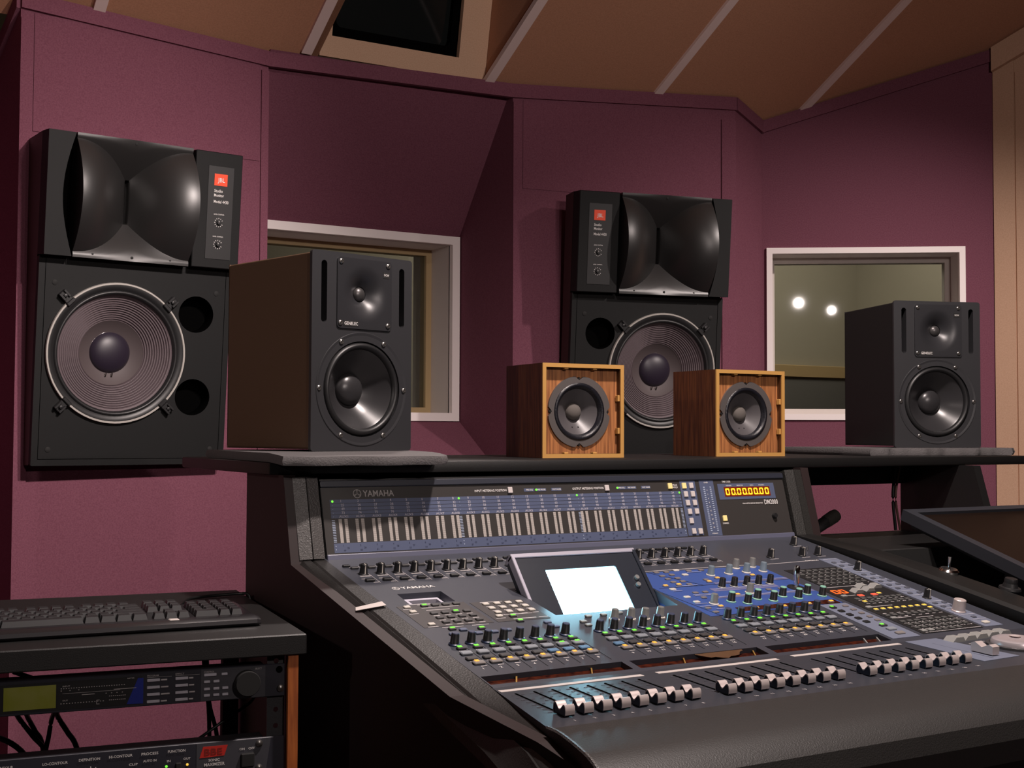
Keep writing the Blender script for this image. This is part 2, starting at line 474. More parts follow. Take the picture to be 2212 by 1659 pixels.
# window recess in the middle (sloping soffit above, sloping sill below)
wn = 0
bm = bmesh.new()
hexa(bm, [(1.495, 2.02, 0), (1.495, 2.45, 0), (1.495, 2.45, 2.42), (1.495, 2.02, 2.42)], [(1.53, 2.02, 0), (1.53, 2.45, 0), (1.53, 2.45, 2.42), (1.53, 2.02, 2.42)])
hexa(bm, [(0.640, 2.07, 0), (0.640, 2.45, 0), (0.640, 2.45, 2.42), (0.640, 2.07, 2.42)], [(0.61, 2.07, 0), (0.61, 2.45, 0), (0.61, 2.45, 2.42), (0.61, 2.07, 2.42)])
hexa(bm, [(0.64, 2.05, 2.335), (1.495, 2.03, 2.335), (1.495, 2.405, 1.862), (0.64, 2.405, 1.862)],
     [(0.64, 2.10, 2.345), (1.495, 2.08, 2.345), (1.495, 2.45, 1.885), (0.64, 2.45, 1.885)])
hexa(bm, [(0.64, 2.405, 1.195), (1.495, 2.405, 1.195), (1.495, 2.03, 0.965), (0.64, 2.05, 0.965)],
     [(0.64, 2.45, 1.170), (1.495, 2.45, 1.170), (1.495, 2.06, 0.94), (0.64, 2.08, 0.94)])
hexa(bm, [(0.64, 2.05, 0.965), (1.495, 2.03, 0.965), (1.495, 2.03, 0), (0.64, 2.05, 0)], [(0.64, 2.08, 0.965), (1.495, 2.06, 0.965), (1.495, 2.06, 0), (0.64, 2.08, 0)])
o = link('wall_center_recess', finish(bm, 'wall_center_recess', PURPLE)); tag(o, kind='structure')


def window(n, M, w, h, depth, fw, gdepth, bead=OAKF):
    """window in a local frame: x right, y up, z towards the room; opening 0..w, 0..h"""
    root = empty('window_%d' % n, M); tag(root, kind='structure')
    bm = bmesh.new()
    plate(bm, [(-fw * 0, 0), (w, 0), (w, h), (0, h)], [[(fw, fw), (w - fw, fw), (w - fw, h - fw), (fw, h - fw)]], 0.012, 0.022, 0.03)
    link('frame', finish(bm, 'frame', WHITEF), root)
    bm = bmesh.new()
    plate(bm, [(0.001, 0.001), (w - 0.001, 0.001), (w - 0.001, h - 0.001), (0.001, h - 0.001)], [[(fw, fw), (w - fw, fw), (w - fw, h - fw), (fw, h - fw)]], -0.012, 0.0, depth)
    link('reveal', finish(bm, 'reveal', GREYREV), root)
    bm = bmesh.new(); s = fw; t = fw + 0.022
    plate(bm, [(s, s), (w - s, s), (w - s, h - s), (s, h - s)], [[(t, t), (w - t, t), (w - t, h - t), (t, h - t)]], -gdepth + 0.012, 0.024, 0.05)
    link('stop_bead', finish(bm, 'stop_bead', bead), root)
    link('pane', boxm('pane', (t - 0.006, w - t + 0.006, t - 0.006, h - t + 0.006, -gdepth - 0.006, -gdepth), GLASS), root)
    return root


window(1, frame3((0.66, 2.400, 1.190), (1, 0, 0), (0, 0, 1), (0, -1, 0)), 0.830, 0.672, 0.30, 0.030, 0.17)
yw = R(-35.5); rx = Vector((math.cos(yw), math.sin(yw), 0)); nz = Vector((math.sin(yw), -math.cos(yw), 0))
wo = Vector((B3[0], B3[1], 0)) + rx * 0.016 + Vector((0, 0, 1.202))
M2 = frame3(wo, rx, (0, 0, 1), nz)
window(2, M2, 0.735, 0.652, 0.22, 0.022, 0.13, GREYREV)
# window wall with its opening
Lw = (Vector(B4) - Vector(B3)).length
MW = frame3((B3[0], B3[1], 0), ((B4[0] - B3[0]) / Lw, (B4[1] - B3[1]) / Lw, 0), (0, 0, 1), ((B4[1] - B3[1]) / Lw, -(B4[0] - B3[0]) / Lw, 0))
bm = bmesh.new()
plate(bm, [(0, 0), (Lw, 0), (Lw, ceilz(*B4) + 0.01), (0, ceilz(*B3) + 0.01)], [[(0.018, 1.204), (0.748, 1.204), (0.748, 1.850), (0.018, 1.850)]], 0.0, 0.03, 0.03)
o = link('wall_window_right', finish(bm, 'wall_window_right', PURPLE), None, MW); tag(o, kind='structure')

# rooms behind the two windows
bm = bmesh.new()
hexa(bm, [(-0.6, 4.6, 0), (5.8, 4.6, 0), (5.8, 4.6, 3.0), (-0.6, 4.6, 3.0)], [(-0.6, 4.64, 0), (5.8, 4.64, 0), (5.8, 4.64, 3.0), (-0.6, 4.64, 3.0)])
hexa(bm, [(5.76, 4.6, 0), (5.76, 1.0, 0), (5.76, 1.0, 3.0), (5.76, 4.6, 3.0)], [(5.8, 4.6, 0), (5.8, 1.0, 0), (5.8, 1.0, 3.0), (5.8, 4.6, 3.0)])
hexa(bm, [(-0.6, 4.6, 0), (-0.6, 2.5, 0), (-0.6, 2.5, 3.0), (-0.6, 4.6, 3.0)], [(-0.64, 4.6, 0), (-0.64, 2.5, 0), (-0.64, 2.5, 3.0), (-0.64, 4.6, 3.0)])
hexa(bm, [(-0.6, 2.6, 2.96), (5.8, 2.6, 2.96), (5.8, 4.6, 2.96), (-0.6, 4.6, 2.96)], [(-0.6, 2.6, 3.0), (5.8, 2.6, 3.0), (5.8, 4.6, 3.0), (-0.6, 4.6, 3.0)])
o = link('wall_live_room', finish(bm, 'wall_live_room', OLIVEW)); tag(o, kind='structure')
area('live_room_fill', (3.9, 3.6, 2.9), (3.9, 3.8, 0), 48, 3.0, 0.6, (1.0, 0.87, 0.74))  # added unseen area light that brightens the room behind the glass
bm = bmesh.new(); box(bm, 5.715, 5.757, 1.0, 4.59, 0.0, 1.52); box(bm, 2.6, 5.71, 4.555, 4.597, 0.0, 1.52)
o = link('wall_live_room_wainscot', finish(bm, 'wall_live_room_wainscot', mat('dark_grey_wainscot', (0.13, 0.125, 0.12), 0.7)), None); tag(o, kind='structure')
o = link('trim_91', boxm('trim_91', (2.6, 5.69, 4.54, 4.60, 1.52, 1.60), OAKF, 0.004), None); tag(o, kind='structure')
o = link('trim_90', boxm('trim_90', (5.70, 5.765, 1.2, 4.6, 1.52, 1.60), OAKF, 0.004), None); tag(o, kind='structure')

# ceiling: fabric panels between pale wooden strips, a niche for the television
root = empty('ceiling', (0, 0, 0)); tag(root, kind='structure')
xs = [-3.0, 0.115, 0.752, 1.400, 2.050, 2.700, 3.320, 5.0]
yl_, yh_ = 2.10, 0.84


def cpanel(x0, x1, y0, y1, th=0.03, lift=0.0, name='ceiling_panel', m=BROWNC, par=root):
    bm = bmesh.new()
    a = [(x0, y0, ceilz(x0, y0) + lift), (x1, y0, ceilz(x1, y0) + lift), (x1, y1, ceilz(x1, y1) + lift), (x0, y1, ceilz(x0, y1) + lift)]
    hexa(bm, a, [(p[0], p[1], p[2] + th) for p in a])
    return link(name, finish(bm, name, m), par)


for x0, x1 in zip(xs, xs[1:]):
    if x0 == 0.752:
        cpanel(0.752, 0.795, yl_, yh_); cpanel(0.795, 1.395, 1.30, yh_)
        continue
    cpanel(x0 + 0.001, x1 - 0.001, yl_, yh_)
for x in xs[1:-1]: cpanel(x - 0.017, x + 0.017, 2.036, yh_, 0.02, -0.012, 'ceiling_strip', STRIP)
bm = bmesh.new(); box(bm, -3.0, 5.0, -4.45, yh_ + 0.02, 2.985, 3.02); link('ceiling_panel', finish(bm, 'ceiling_panel', ROOMW), root)
# niche cheeks and tan fascia with the television opening
bm = bmesh.new()
for x0, x1 in ((0.770, 0.795), (1.395, 1.412)):
    hexa(bm, [(x0, 2.06, ceilz(x0, 2.06)), (x0, 1.30, ceilz(x0, 1.30)), (x0, 1.30, 3.2), (x0, 2.06, 3.2)], [(x1, 2.06, ceilz(x1, 2.06)), (x1, 1.30, ceilz(x1, 1.30)), (x1, 1.30, 3.2), (x1, 2.06, 3.2)])
link('niche_cheek', finish(bm, 'niche_cheek', BROWNC), root)
link('niche_top', boxm('niche_top', (0.77, 1.412, 1.28, 2.10, 3.2, 3.22), BROWNC), root)
ta = R(11)
MT = frame3((0.797, 2.040, 2.338), (1, 0, 0), (0, -math.sin(ta), math.cos(ta)), (0, -math.cos(ta), -math.sin(ta)))
bm = bmesh.new()
plate(bm, [(0, 0), (0.597, 0), (0.597, 0.84), (0, 0.84)], [[(0.037, 0.066), (0.492, 0.066), (0.492, 0.52), (0.037, 0.52)]], 0.0, 0.02, 0.02)
TVF = link('niche_fascia', finish(bm, 'niche_fascia', TAN), root, MT)
tv = empty('television', MT @ T(0.264, 0.29, -0.06), 'dark tube television set behind tan fascia in the ceiling niche', 'television')
bm = bmesh.new(); plate(bm, [(-0.235, -0.232), (0.235, -0.232), (0.235, 0.232), (-0.235, 0.232)], [rrect(-0.205, 0.205, -0.19, 0.19, 0.02)], 0.03, 0.12, 0.02)
link('casing', finish(bm, 'casing', BLACKV), tv)
bm = bmesh.new(); G = 10
gv = [[bm.verts.new((-0.21 + 0.42 * i / G, -0.195 + 0.39 * j / G, 0.018 - 0.02 * ((2 * i / G - 1) ** 2 + (2 * j / G - 1) ** 2) / 2)) for j in range(G + 1)] for i in range(G + 1)]
for i in range(G):
    for j in range(G): bm.faces.new((gv[i][j], gv[i + 1][j], gv[i + 1][j + 1], gv[i][j + 1]))
link('screen', finish(bm, 'screen', CRT, 60), tv)

# ================================================================== MAIN MONITORS IN THE WALL


def screw_me(name='screw', r=0.004, m=SCREW):
    return lathem(name, [(0, 0.0022), (r * 0.35, 0.0022), (r * 0.4, 0.0012), (r * 0.6, 0.0026), (r, 0.0015), (r, 0)], m, 12)


SCREW_J = lathem('screw', [(0, 0.003), (0.003, 0.003), (0.0075, 0.0015), (0.0075, 0)], BLACKM, 12)


def ribs():
    p = [(0.163, -0.006)]
    n = 11
    for i in range(n):
        r0 = 0.160 - (0.160 - 0.092) * i / n; r1 = 0.160 - (0.160 - 0.092) * (i + 1) / n
        z0 = -0.010 - 0.042 * i / n; z1 = -0.010 - 0.042 * (i + 1) / n
        p += [(r0, z0), (r0 * 0.72 + r1 * 0.28, z0 - 0.0005), (r0 * 0.45 + r1 * 0.55, (z0 + z1) / 2 - 0.0055), (r0 * 0.2 + r1 * 0.8, z1 - 0.0025)]
    return p + [(0.092, -0.052)]


CONE_ME = lathem('cone', ribs() + [(0.0915, -0.0525, 1), (0.090, -0.0555, 1), (0.055, -0.076, 1)], [CONEJ, CONEF], 72, 50)
CAP_ME = lathem('dust_cap', [(0, -0.047)] + [(0.058 * math.sin(R(a)), -0.047 - 0.030 * (1 - math.cos(R(a)))) for a in range(10, 91, 10)], CAPJ, 40, 60)
RING_ME = lathem('chrome_rim', [(0.1905, -0.002), (0.1965, -0.002), (0.1985, 0.004), (0.1965, 0.010), (0.1925, 0.010), (0.1905, 0.007)], ALU, 80, 50)
BASK_ME = lathem('basket_ring', [(0.1935, 0.0), (0.1935, 0.008), (0.190, 0.0085), (0.178, 0.006), (0.174, 0.002)], RUBBER, 72, 40)
SURR_ME = lathem('surround', [(0.1765, 0.002), (0.174, 0.007), (0.170, 0.0085), (0.166, 0.006), (0.163, -0.006), (0.160, -0.010)], RUBBER, 72, 60)
GLUE_ME = lathem('glue_bead', [(0.056, -0.0765), (0.0565, -0.0735), (0.0585, -0.0735), (0.0600, -0.0745)], GLUE, 40, 60)


def clamp_me():
    bm = bmesh.new()
    box(bm, -0.012, 0.012, -0.004, 0.030, 0.0, 0.012, 0.002)
    box(bm, -0.014, 0.014, -0.012, -0.001, 0.006, 0.018, 0.002)
    box(bm, -0.012, -0.005, 0.006, 0.030, 0.012, 0.018, 0.001)
    box(bm, 0.005, 0.012, 0.006, 0.030, 0.012, 0.018, 0.001)
    lathe(bm, [(0, 0.021), (0.005, 0.020), (0.005, 0.012)], 12, M=T(0, 0.016))
    return finish(bm, 'clamp', BLACKP)


CLAMP_ME = clamp_me()


def horn_me(w=0.333, h=0.336):
    """bi-radial horn: two bulging cheeks either side of a tall throat slot; origin at its centre"""
    bm = bmesh.new()
    T_ = 0.158; d0 = 0.070; hy = h / 2; ythr = 0.062
    yb = lambda t: ythr + (hy - 0.015 - ythr) * (1 - (1 - t / T_) ** 2.1)
    wt = lambda y: -d0 * (max(0.0, (hy - 0.008 - abs(y))) / (hy - 0.008 - ythr)) ** 1.25
    N = 30; Mi = 28; Mo = 6; first = []
    for s in (-1, 1):
        cols = []
        for i in range(N + 1):
            t = T_ * (i / N) ** 1.25
            x = s * (0.006 + t)
            b = yb(t); c = []
            for j in range(Mo + 1):
                y = -hy + (hy - b) * j / Mo; c.append((x, y, wt(y)))
            Bz = 0.070 * (1 - (1 - t / T_) ** 1.9)
            for j in range(1, Mi):
                y = -b + 2 * b * (0.5 - 0.5 * math.cos(math.pi * j / Mi)); q = y / b
                c.append((x, y, wt(b) + Bz * (1 - q * q)))
            for j in range(Mo + 1):
                y = b + (hy - b) * j / Mo; c.append((x, y, wt(y)))
            cols.append([bm.verts.new(p) for p in c])
        first.append(cols[0])
        lo = [bm.verts.new((v.co.x, v.co.y, -0.04)) for v in cols[-1]]
        thr = [bm.verts.new((s * 0.006, v.co.y, -0.105)) for v in cols[0][Mo:-Mo]]
        for a, b in zip(cols + [lo], (cols + [lo])[1:]):
            for j in range(len(a) - 1): bm.faces.new((a[j], a[j + 1], b[j + 1], b[j]) if s > 0 else (b[j], b[j + 1], a[j + 1], a[j]))
        a = cols[0][Mo:-Mo]
        for j in range(len(a) - 1): bm.faces.new((thr[j], thr[j + 1], a[j + 1], a[j]) if s > 0 else (a[j], a[j + 1], thr[j + 1], thr[j]))
        first.append(thr)
    A, ta, B, tb = first
    n = len(A)
    for j in list(range(Mo)) + list(range(n - Mo - 1, n - 1)): bm.faces.new((A[j], B[j], B[j + 1], A[j + 1])[::-1])
    bm.faces.new((ta[0], tb[0], tb[-1], ta[-1])[::-1])
    return finish(bm, 'horn', HORN, 38)


HORN_ME = horn_me()


def wall_monitor(org, yaw, tilt, mirror, wall_a, wall_b, label):
    y, t = R(yaw), R(tilt)
    r = Vector((math.cos(y), math.sin(y), 0)); n = Vector((math.sin(y), -math.cos(y), 0)); z = Vector((0, 0, 1))
    up = math.cos(t) * z + math.sin(t) * n; nn = math.cos(t) * n - math.sin(t) * z
    M = frame3(org, r, up, nn)
    root = empty('studio_monitor', M, label, 'loudspeaker', 'main monitors mounted on the purple wall')
    Wd, Hh = 0.556, 0.908
    mx = (lambda x: Wd - x) if mirror else (lambda x: x)

    def span(a, b): return (min(mx(a), mx(b)), max(mx(a), mx(b)))
    # cabinet reaching back to the wall plane
    wa, wb = Vector((*wall_a, 0)), Vector((*wall_b, 0)); wd = (wb - wa).normalized(); wn_ = Vector((wd.y, -wd.x, 0))
    Mi = M.inverted()
    front = [(0, 0), (Wd, 0), (Wd, Hh), (0, Hh)]
    fr_, bk = [], []
    for px, py in front:
        p = M @ Vector((px, py, -0.020)); k = min((p - wa).dot(wn_) - 0.010, 0.075 if mirror else 9)
        q = p + n * (-k / max(n.dot(wn_), 0.2))
        fr_.append((px, py, -0.020)); bk.append(tuple(Mi @ q))
    bm = bmesh.new()
    va = [bm.verts.new(p) for p in fr_]; vb = [bm.verts.new(p) for p in bk]; bm.faces.new(vb)
    for i in range(4): bm.faces.new((va[i], vb[i], vb[(i + 1) % 4], va[(i + 1) % 4]))
    link('cabinet', finish(bm, 'cabinet', WALNUT), root)
    # lower baffle with woofer hole and two ports
    wc = (mx(0.222), 0.315); pc = [(mx(0.451), 0.437), (mx(0.451), 0.196)]
    bm = bmesh.new()
    plate(bm, rrect(0.0, Wd, 0.0, 0.572, 0.003, 1), [circ(*wc, 0.192, 64)] + [circ(*c, 0.053, 40) for c in pc], 0.0, 0.0195, 0.0195)
    link('baffle', finish(bm, 'baffle', BAFF, 30), root)
    for gx in (0.018, 0.538):
        a = mx(gx); link('grille_groove', boxm('grille_groove', (a - 0.0008, a + 0.0008, 0.018, 0.568, 0.0, 0.0005), BLACKV), root)
    link('grille_groove', boxm('grille_groove', (0.018, 0.538, 0.0175, 0.019, 0.0, 0.0005), BLACKV), root)
    for c in pc:
        bm = bmesh.new(); lathe(bm, [(0.053, 0.0), (0.051, -0.006), (0.051, -0.052), (0, -0.052)], 40)
        link('port', finish(bm, 'port', BLACKV, 40), root, T(c[0], c[1], 0))
    wf = link('woofer', BASK_ME, root, T(wc[0], wc[1], 0.002))
    for me in (RING_ME, SURR_ME, CONE_ME, CAP_ME, GLUE_ME): link(me.name, me, wf, Matrix.Diagonal((1, 1, 1 if me in (RING_ME, SURR_ME) else 0.80, 1)))
    bm = bmesh.new()
    for x in (-0.012, 0.006):
        tube(bm, [(x, -0.068, -0.052), (x + 0.002, -0.058, -0.052)], 0.0025, 6)
    link('lead_wire', finish(bm, 'lead_wire', CHROME), wf)
    for a in (45, 135, 225, 315):
        link('clamp', CLAMP_ME, root, T(wc[0] + 0.199 * math.cos(R(a)), wc[1] + 0.199 * math.sin(R(a)), 0.0) @ Matrix.Rotation(R(a - 90), 4, 'Z'))
    for sx, sy in ((0.044, 0.502), (0.510, 0.502), (0.044, 0.045), (0.512, 0.045)): link('screw', SCREW_J, root, T(mx(sx), sy, 0.0))
    # raised upper section: horn flange strip, horn, control plate
    up0 = 0.040
    x0, x1 = span(0.0, 0.070)
    bm = bmesh.new()
    cut = [(mx(0.073 - 0.030 * math.sin(math.pi * k / 12)), 0.574 + (Hh - 0.574) * k / 12) for k in range(13)]
    prism(bm, [(mx(0.0), Hh), (mx(0.0), 0.574)] + cut, -0.02, up0)
    link('horn_end_block', finish(bm, 'horn_end_block', BAFF), root)
    x0, x1 = span(0.010, 0.084)
    link('gap_blackout', boxm('gap_blackout', (x0, x1, 0.578, Hh - 0.004, -0.019, -0.001), BLACKV), root)  # added black sheets that keep the gaps beside the horn dark
    x0, x1 = span(0.396, 0.430)
    link('gap_blackout', boxm('gap_blackout', (x0, x1, 0.578, Hh - 0.004, -0.019, -0.001), BLACKV), root)
    hx = (mx(0.075) + mx(0.405)) / 2
    hr = link('horn', HORN_ME, root, T(hx, 0.741, up0))
    for sx in (-0.11, 0.0, 0.11):
        for sy in (-0.158, 0.158): link('screw', SCREW_J, hr, T(sx, sy, -0.002) @ Matrix.Scale(0.55, 4))
    x0, x1 = span(0.413, Wd)
    cp = link('control_panel', boxm('control_panel', (x0, x1, 0.574, Hh, -0.02, up0), BAFF, 0.002), root)
    x0, x1 = span(0.452, 0.530) if not mirror else span(0.440, 0.522)
    link('control_plate', boxm('control_plate', (x0, x1, 0.600, 0.868, up0, up0 + 0.0015), PANEL2, 0.0005), cp)
    zt = up0 + 0.0016
    bx = x0 + 0.018
    link('logo_badge', boxm('logo_badge', (bx, bx + 0.040, 0.812, 0.846, up0 + 0.001, zt + 0.001), RED), cp)
    lettering(cp, 'logo_lettering', None, WPRINT, [('JBL', bx + 0.010, 0.8225, 0.012, 0.022)], zt + 0.0014)
    its = [('Studio', bx + 0.001, 0.793, 0.0085, 0.026), ('Monitor', bx + 0.001, 0.780, 0.0085, 0.030), ('Model 4430', bx + 0.001, 0.762, 0.0085, 0.045)]
    for yy in (0.728, 0.664): its.append(('LEVEL CONTROL', bx + 0.003, yy, 0.0035, 0.032))
    lettering(cp, 'model_lettering', None, WPRINT, its, zt + 0.0005)
    for yy in (0.706, 0.643):
        kb = link('trim_knob', lathem('trim_knob', [(0, 0.008), (0.006, 0.0075), (0.007, 0.0)], BLACKP, 20), cp, T(bx + 0.019, yy, zt))
        bm = bmesh.new()
        for k in range(11):
            a = R(-60 + 30 * k); box(bm, -0.0008, 0.0008, 0.0105, 0.0135, 0, 0.0004, M=Matrix.Rotation(a, 4, 'Z'))
        box(bm, -0.0006, 0.0006, 0.001, 0.006, 0.008, 0.0084, M=Matrix.Rotation(R(30), 4, 'Z'))
        tag(link('dial_marks', finish(bm, 'dial_marks', WPRINT), kb), kind='stuff')
    return root


wall_monitor((-0.064, 1.945, 1.054), 6.0, 4.95, False, A1, A2, 'large horn loaded studio monitor on the left purple panel, twin ports right of its woofer')
wall_monitor((1.641, 1.906, 1.050), -13.0, 5.6, True, B1, B2, 'large horn loaded studio monitor on the right purple panel, partly behind the small wooden cubes')

# ================================================================== NEARFIELD MONITORS ON THE SHELF
GS = screw_me('screw', 0.0042)


def nearfield(org, yaw, label, side):
    y = R(yaw)
    M = frame3(org, (math.cos(y), math.sin(y), 0), (0, 0, 1), (math.sin(y), -math.cos(y), 0))
    root = empty('nearfield_monitor', M, label, 'loudspeaker', 'two-way nearfield monitors on foam pads')
    w, h, d = 0.200, 0.312, 0.240
    bm = bmesh.new()
    plate(bm, rrect(0.003, w - 0.003, 0.003, h - 0.003, 0.004, 3), [rrect(0.005, w - 0.005, 0.005, h - 0.005, 0.003, 3)], -0.004, d - 0.004, 0.03)
    box(bm, 0.003, w - 0.003, 0.003, h - 0.003, -d, -d + 0.002)
    link('cabinet', finish(bm, 'cabinet', side, 30), root)
    slots = [capsule(0.023, 0.200, 0.297, 0.0055), capsule(0.1785, 0.200, 0.297, 0.0055)]
    bm = bmesh.new()
    outer = rrect(0.0, w, 0.0, h, 0.005, 3)
    plate(bm, outer, slots + [circ(0.099, 0.098, 0.076, 48), circ(0.102, 0.250, 0.0455, 40)], 0.0, 0.0, 0.030, mw=0)
    va = [(p[0], p[1], 0.0) for p in outer]
    vo = [bm.verts.new(p) for p in va]
    inn = [bm.verts.new((w / 2 + (p[0] - w / 2) * 1.0, h / 2 + (p[1] - h / 2) * 1.0, -0.006)) for p in outer]
    for i in range(len(vo)):
        j = (i + 1) % len(vo); bm.faces.new((vo[i], vo[j], inn[j], inn[i]))
    link('front_panel', finish(bm, 'front_panel', GENF, 30), root)
    for x in (0.023, 0.1785): link('bass_port', boxm('bass_port', (x - 0.008, x + 0.008, 0.195, 0.302, -0.031, -0.028), BLACKV), root)
    # tweeter plate with dished waveguide
    bm = bmesh.new(); cx, cy, Rw = 0.102, 0.250, 0.046
    plate(bm, rrect(0.047, 0.156, 0.193, 0.305, 0.006), [circ(cx, cy, Rw, 40)], 0.0022, 0.0022, 0.0)
    prof = [(Rw, 0.0022)] + [(Rw - (Rw - 0.0125) * k / 8, 0.0022 - 0.016 * (k / 8) ** 1.9) for k in range(1, 9)] + [(0.0122, -0.0165)]
    lathe(bm, prof, 40, M=T(cx, cy, 0))
    bmesh.ops.remove_doubles(bm, verts=bm.verts, dist=2e-5)
    wg = link('waveguide_plate', finish(bm, 'waveguide_plate', WAVEG, 35), root)
    link('tweeter_dome', lathem('tweeter_dome', [(0, 0.0085)] + [(0.0118 * math.sin(R(a)), 0.0085 * math.cos(R(a))) for a in range(15, 91, 15)], DOME, 28, 60), wg, T(cx, cy, -0.0165))
    for sx, sy in ((0.054, 0.298), (0.148, 0.298), (0.053, 0.201), (0.148, 0.201)): link('screw', GS, wg, T(sx, sy, 0.0022))
    bm = bmesh.new()
    for x0, x1, y0, y1 in ((0.059, 0.0885, 0.1965, 0.2055), (0.138, 0.151, 0.278, 0.288)):
        box(bm, x0, x1, y0, y1, 0.0022, 0.0026)
    link('badge', finish(bm, 'badge', BLACKM), wg)
    lettering(wg, 'badge_lettering', None, WPRINT, [('GENELEC', 0.0605, 0.1985, 0.0050, 0.0265), ('DCW', 0.1395, 0.2813, 0.0035, 0.010)], 0.0029)
    # woofer
    wf = link('woofer', lathem('woofer', [(0.0905, 0.0004), (0.0898, 0.0012), (0.0885, 0.0012), (0.076, -0.0035), (0.0745, -0.010)], GENF, 56, 25), root, T(0.099, 0.098, 0))
    link('surround', lathem('surround', [(0.0750, -0.006), (0.0735, -0.001), (0.0705, 0.0030), (0.0670, 0.0030), (0.0640, -0.001), (0.0630, -0.006)], RUBBER, 56, 60), wf)
    link('cone', lathem('cone', [(0.0635, -0.005), (0.060, -0.008), (0.045, -0.0225), (0.030, -0.0345), (0.024, -0.038)], CONEG, 56, 60), wf)
    link('dust_cap', lathem('dust_cap', [(0, -0.0215)] + [(0.0260 * math.sin(R(a)), -0.0215 - 0.0150 * (1 - math.cos(R(a)))) for a in range(10, 91, 10)], CONEG, 36, 60), wf)
    for a in (0, 60, 120, 180, 240, 300): link('screw', GS, wf, T(0.0845 * math.cos(R(a)), 0.0845 * math.sin(R(a)), 0.0003))
    return root


nearfield((0.029, 0.140, 1.1200), 14.1, 'black two-way nearfield monitor at the left end of the shelf, side tinted as lit brown', GENSIDE)
nearfield((1.369, 0.212, 1.1215), -19.6, 'black two-way nearfield monitor at the right end of the shelf before a white-framed window', GENSIDE2)


def cube_speaker(org, yaw, label):
    y = R(yaw); a = 0.165
    M = frame3(org, (math.cos(y), math.sin(y), 0), (0, 0, 1), (math.sin(y), -math.cos(y), 0))
    root = empty('cube_speaker', M, label, 'loudspeaker', 'small wooden cube speakers on the shelf')
    bm = bmesh.new()
    t = 0.007
    plate(bm, [(0, 0), (a, 0), (a, a), (0, a)], [[(t, t), (a - t, t), (a - t, a - t), (t, a - t)]], -0.003, 0.137, 0.03)
    box(bm, 0.001, a - 0.001, 0.001, a - 0.001, -0.140, -0.138)
    link('cabinet', finish(bm, 'cabinet', AWOOD), root)
    bm = bmesh.new()
    plate(bm, [(0, 0), (a, 0), (a, a), (0, a)], [[(t, t), (a - t, t), (a - t, a - t), (t, a - t)]], 0.0, 0.003, 0.014)
    link('front_edge', finish(bm, 'front_edge', AEDGE), root)
    bm = bmesh.new()
    plate(bm, [(t, t), (a - t, t), (a - t, a - t), (t, a - t)], [circ(0.079, 0.081, 0.053, 40)], -0.014, 0.0, 0.004)
    link('baffle', finish(bm, 'baffle', AFRONT), root)
    for k in (0.045, 0.103): # little grille clips
        for x0, x1, y0, y1 in ((k, k + 0.008, a - t - 0.003, a - t), (k, k + 0.008, t, t + 0.003), (a - t - 0.004, a - t, k - 0.003, k + 0.008), (t, t + 0.002, k, k + 0.007)):
            link('grille_clip', boxm('grille_clip', (x0, x1, y0, y1, -0.012, -0.003), AEDGE, 0.0005), root)
    # driver: notched steel basket ring
    bm = bmesh.new(); n = 96; out = []
    for i in range(n):
        an = 2 * math.pi * i / n; da = min(abs((math.degrees(an) - q + 180) % 360 - 180) for q in (0, 90, 180, 270))
        rr = 0.063 - (0.0075 * (0.5 + 0.5 * math.cos(math.pi * da / 9)) if da < 9 else 0)
        out.append((rr * math.cos(an), rr * math.sin(an)))
    plate(bm, out, [circ(0, 0, 0.051, 48)], 0.004, 0.004, 0.004)
    dr = link('driver', finish(bm, 'driver', ABASK, 30), root, T(0.079, 0.081, -0.014))
    link('surround', lathem('surround', [(0.0515, 0.003), (0.049, 0.006), (0.045, 0.0055), (0.0415, 0.0005), (0.040, -0.004)], AFOAM, 48, 60), dr)
    link('cone', lathem('cone', [(0.0405, -0.003), (0.030, -0.010), (0.020, -0.017), (0.0145, -0.021)], ACONE, 48, 60), dr)
    link('dust_cap', lathem('dust_cap', [(0, -0.009), (0.005, -0.0095), (0.010, -0.0115), (0.0140, -0.0150), (0.0152, -0.0205)], ACAP, 32, 60), dr)
    sm = lathem('screw', [(0, 0.003), (0.002, 0.003), (0.003, 0.0)], BLACKP, 10)
    for q in (0, 90, 180, 270): link('screw', sm, dr, T(0.0585 * math.cos(R(q)), 0.0585 * math.sin(R(q)), 0.0005))
    rv = lathem('lead_rivet', [(0, 0.0015), (0.0011, 0.0005), (0.0011, -0.002)], BLACKP, 8)
    for x in (-0.006, 0.006): link('lead_rivet', rv, dr, T(x, -0.027, -0.0110))


cube_speaker((0.467, 0.171, 1.1062), -3.6, 'small wooden cube speaker, left of the pair, beside the large black nearfield')
cube_speaker((0.857, 0.177, 1.1062), -2.5, 'small wooden cube speaker, right of the pair, in front of the wall monitor woofer')

# foam pads


def foam(name, pts, z, th, label, wave):
    bm = bmesh.new(); n = len(pts)
    cx = sum(p[0] for p in pts) / n; cy = sum(p[1] for p in pts) / n
    rings = []
    for k, (zz, sc) in enumerate(((0, 0.985), (th * 0.45, 1.0), (th, 0.985))):
        rings.append([bm.verts.new((cx + (p[0] - cx) * sc, cy + (p[1] - cy) * sc, z + zz + wave(p))) for p in pts])
    c0 = bm.verts.new((cx, cy, z)); c1 = bm.verts.new((cx, cy, z + th))
    for a, b in zip(rings, rings[1:]):
        for i in range(n): bm.faces.new((a[i], a[(i + 1) % n], b[(i + 1) % n], b[i]))
    for i in range(n):
        bm.faces.new((rings[0][(i + 1) % n], rings[0][i], c0)); bm.faces.new((rings[-1][i], rings[-1][(i + 1) % n], c1))
    o = link(name, finish(bm, name, FOAMP, 50)); tag(o, label, 'foam pad', 'foam pads under the nearfield monitors')


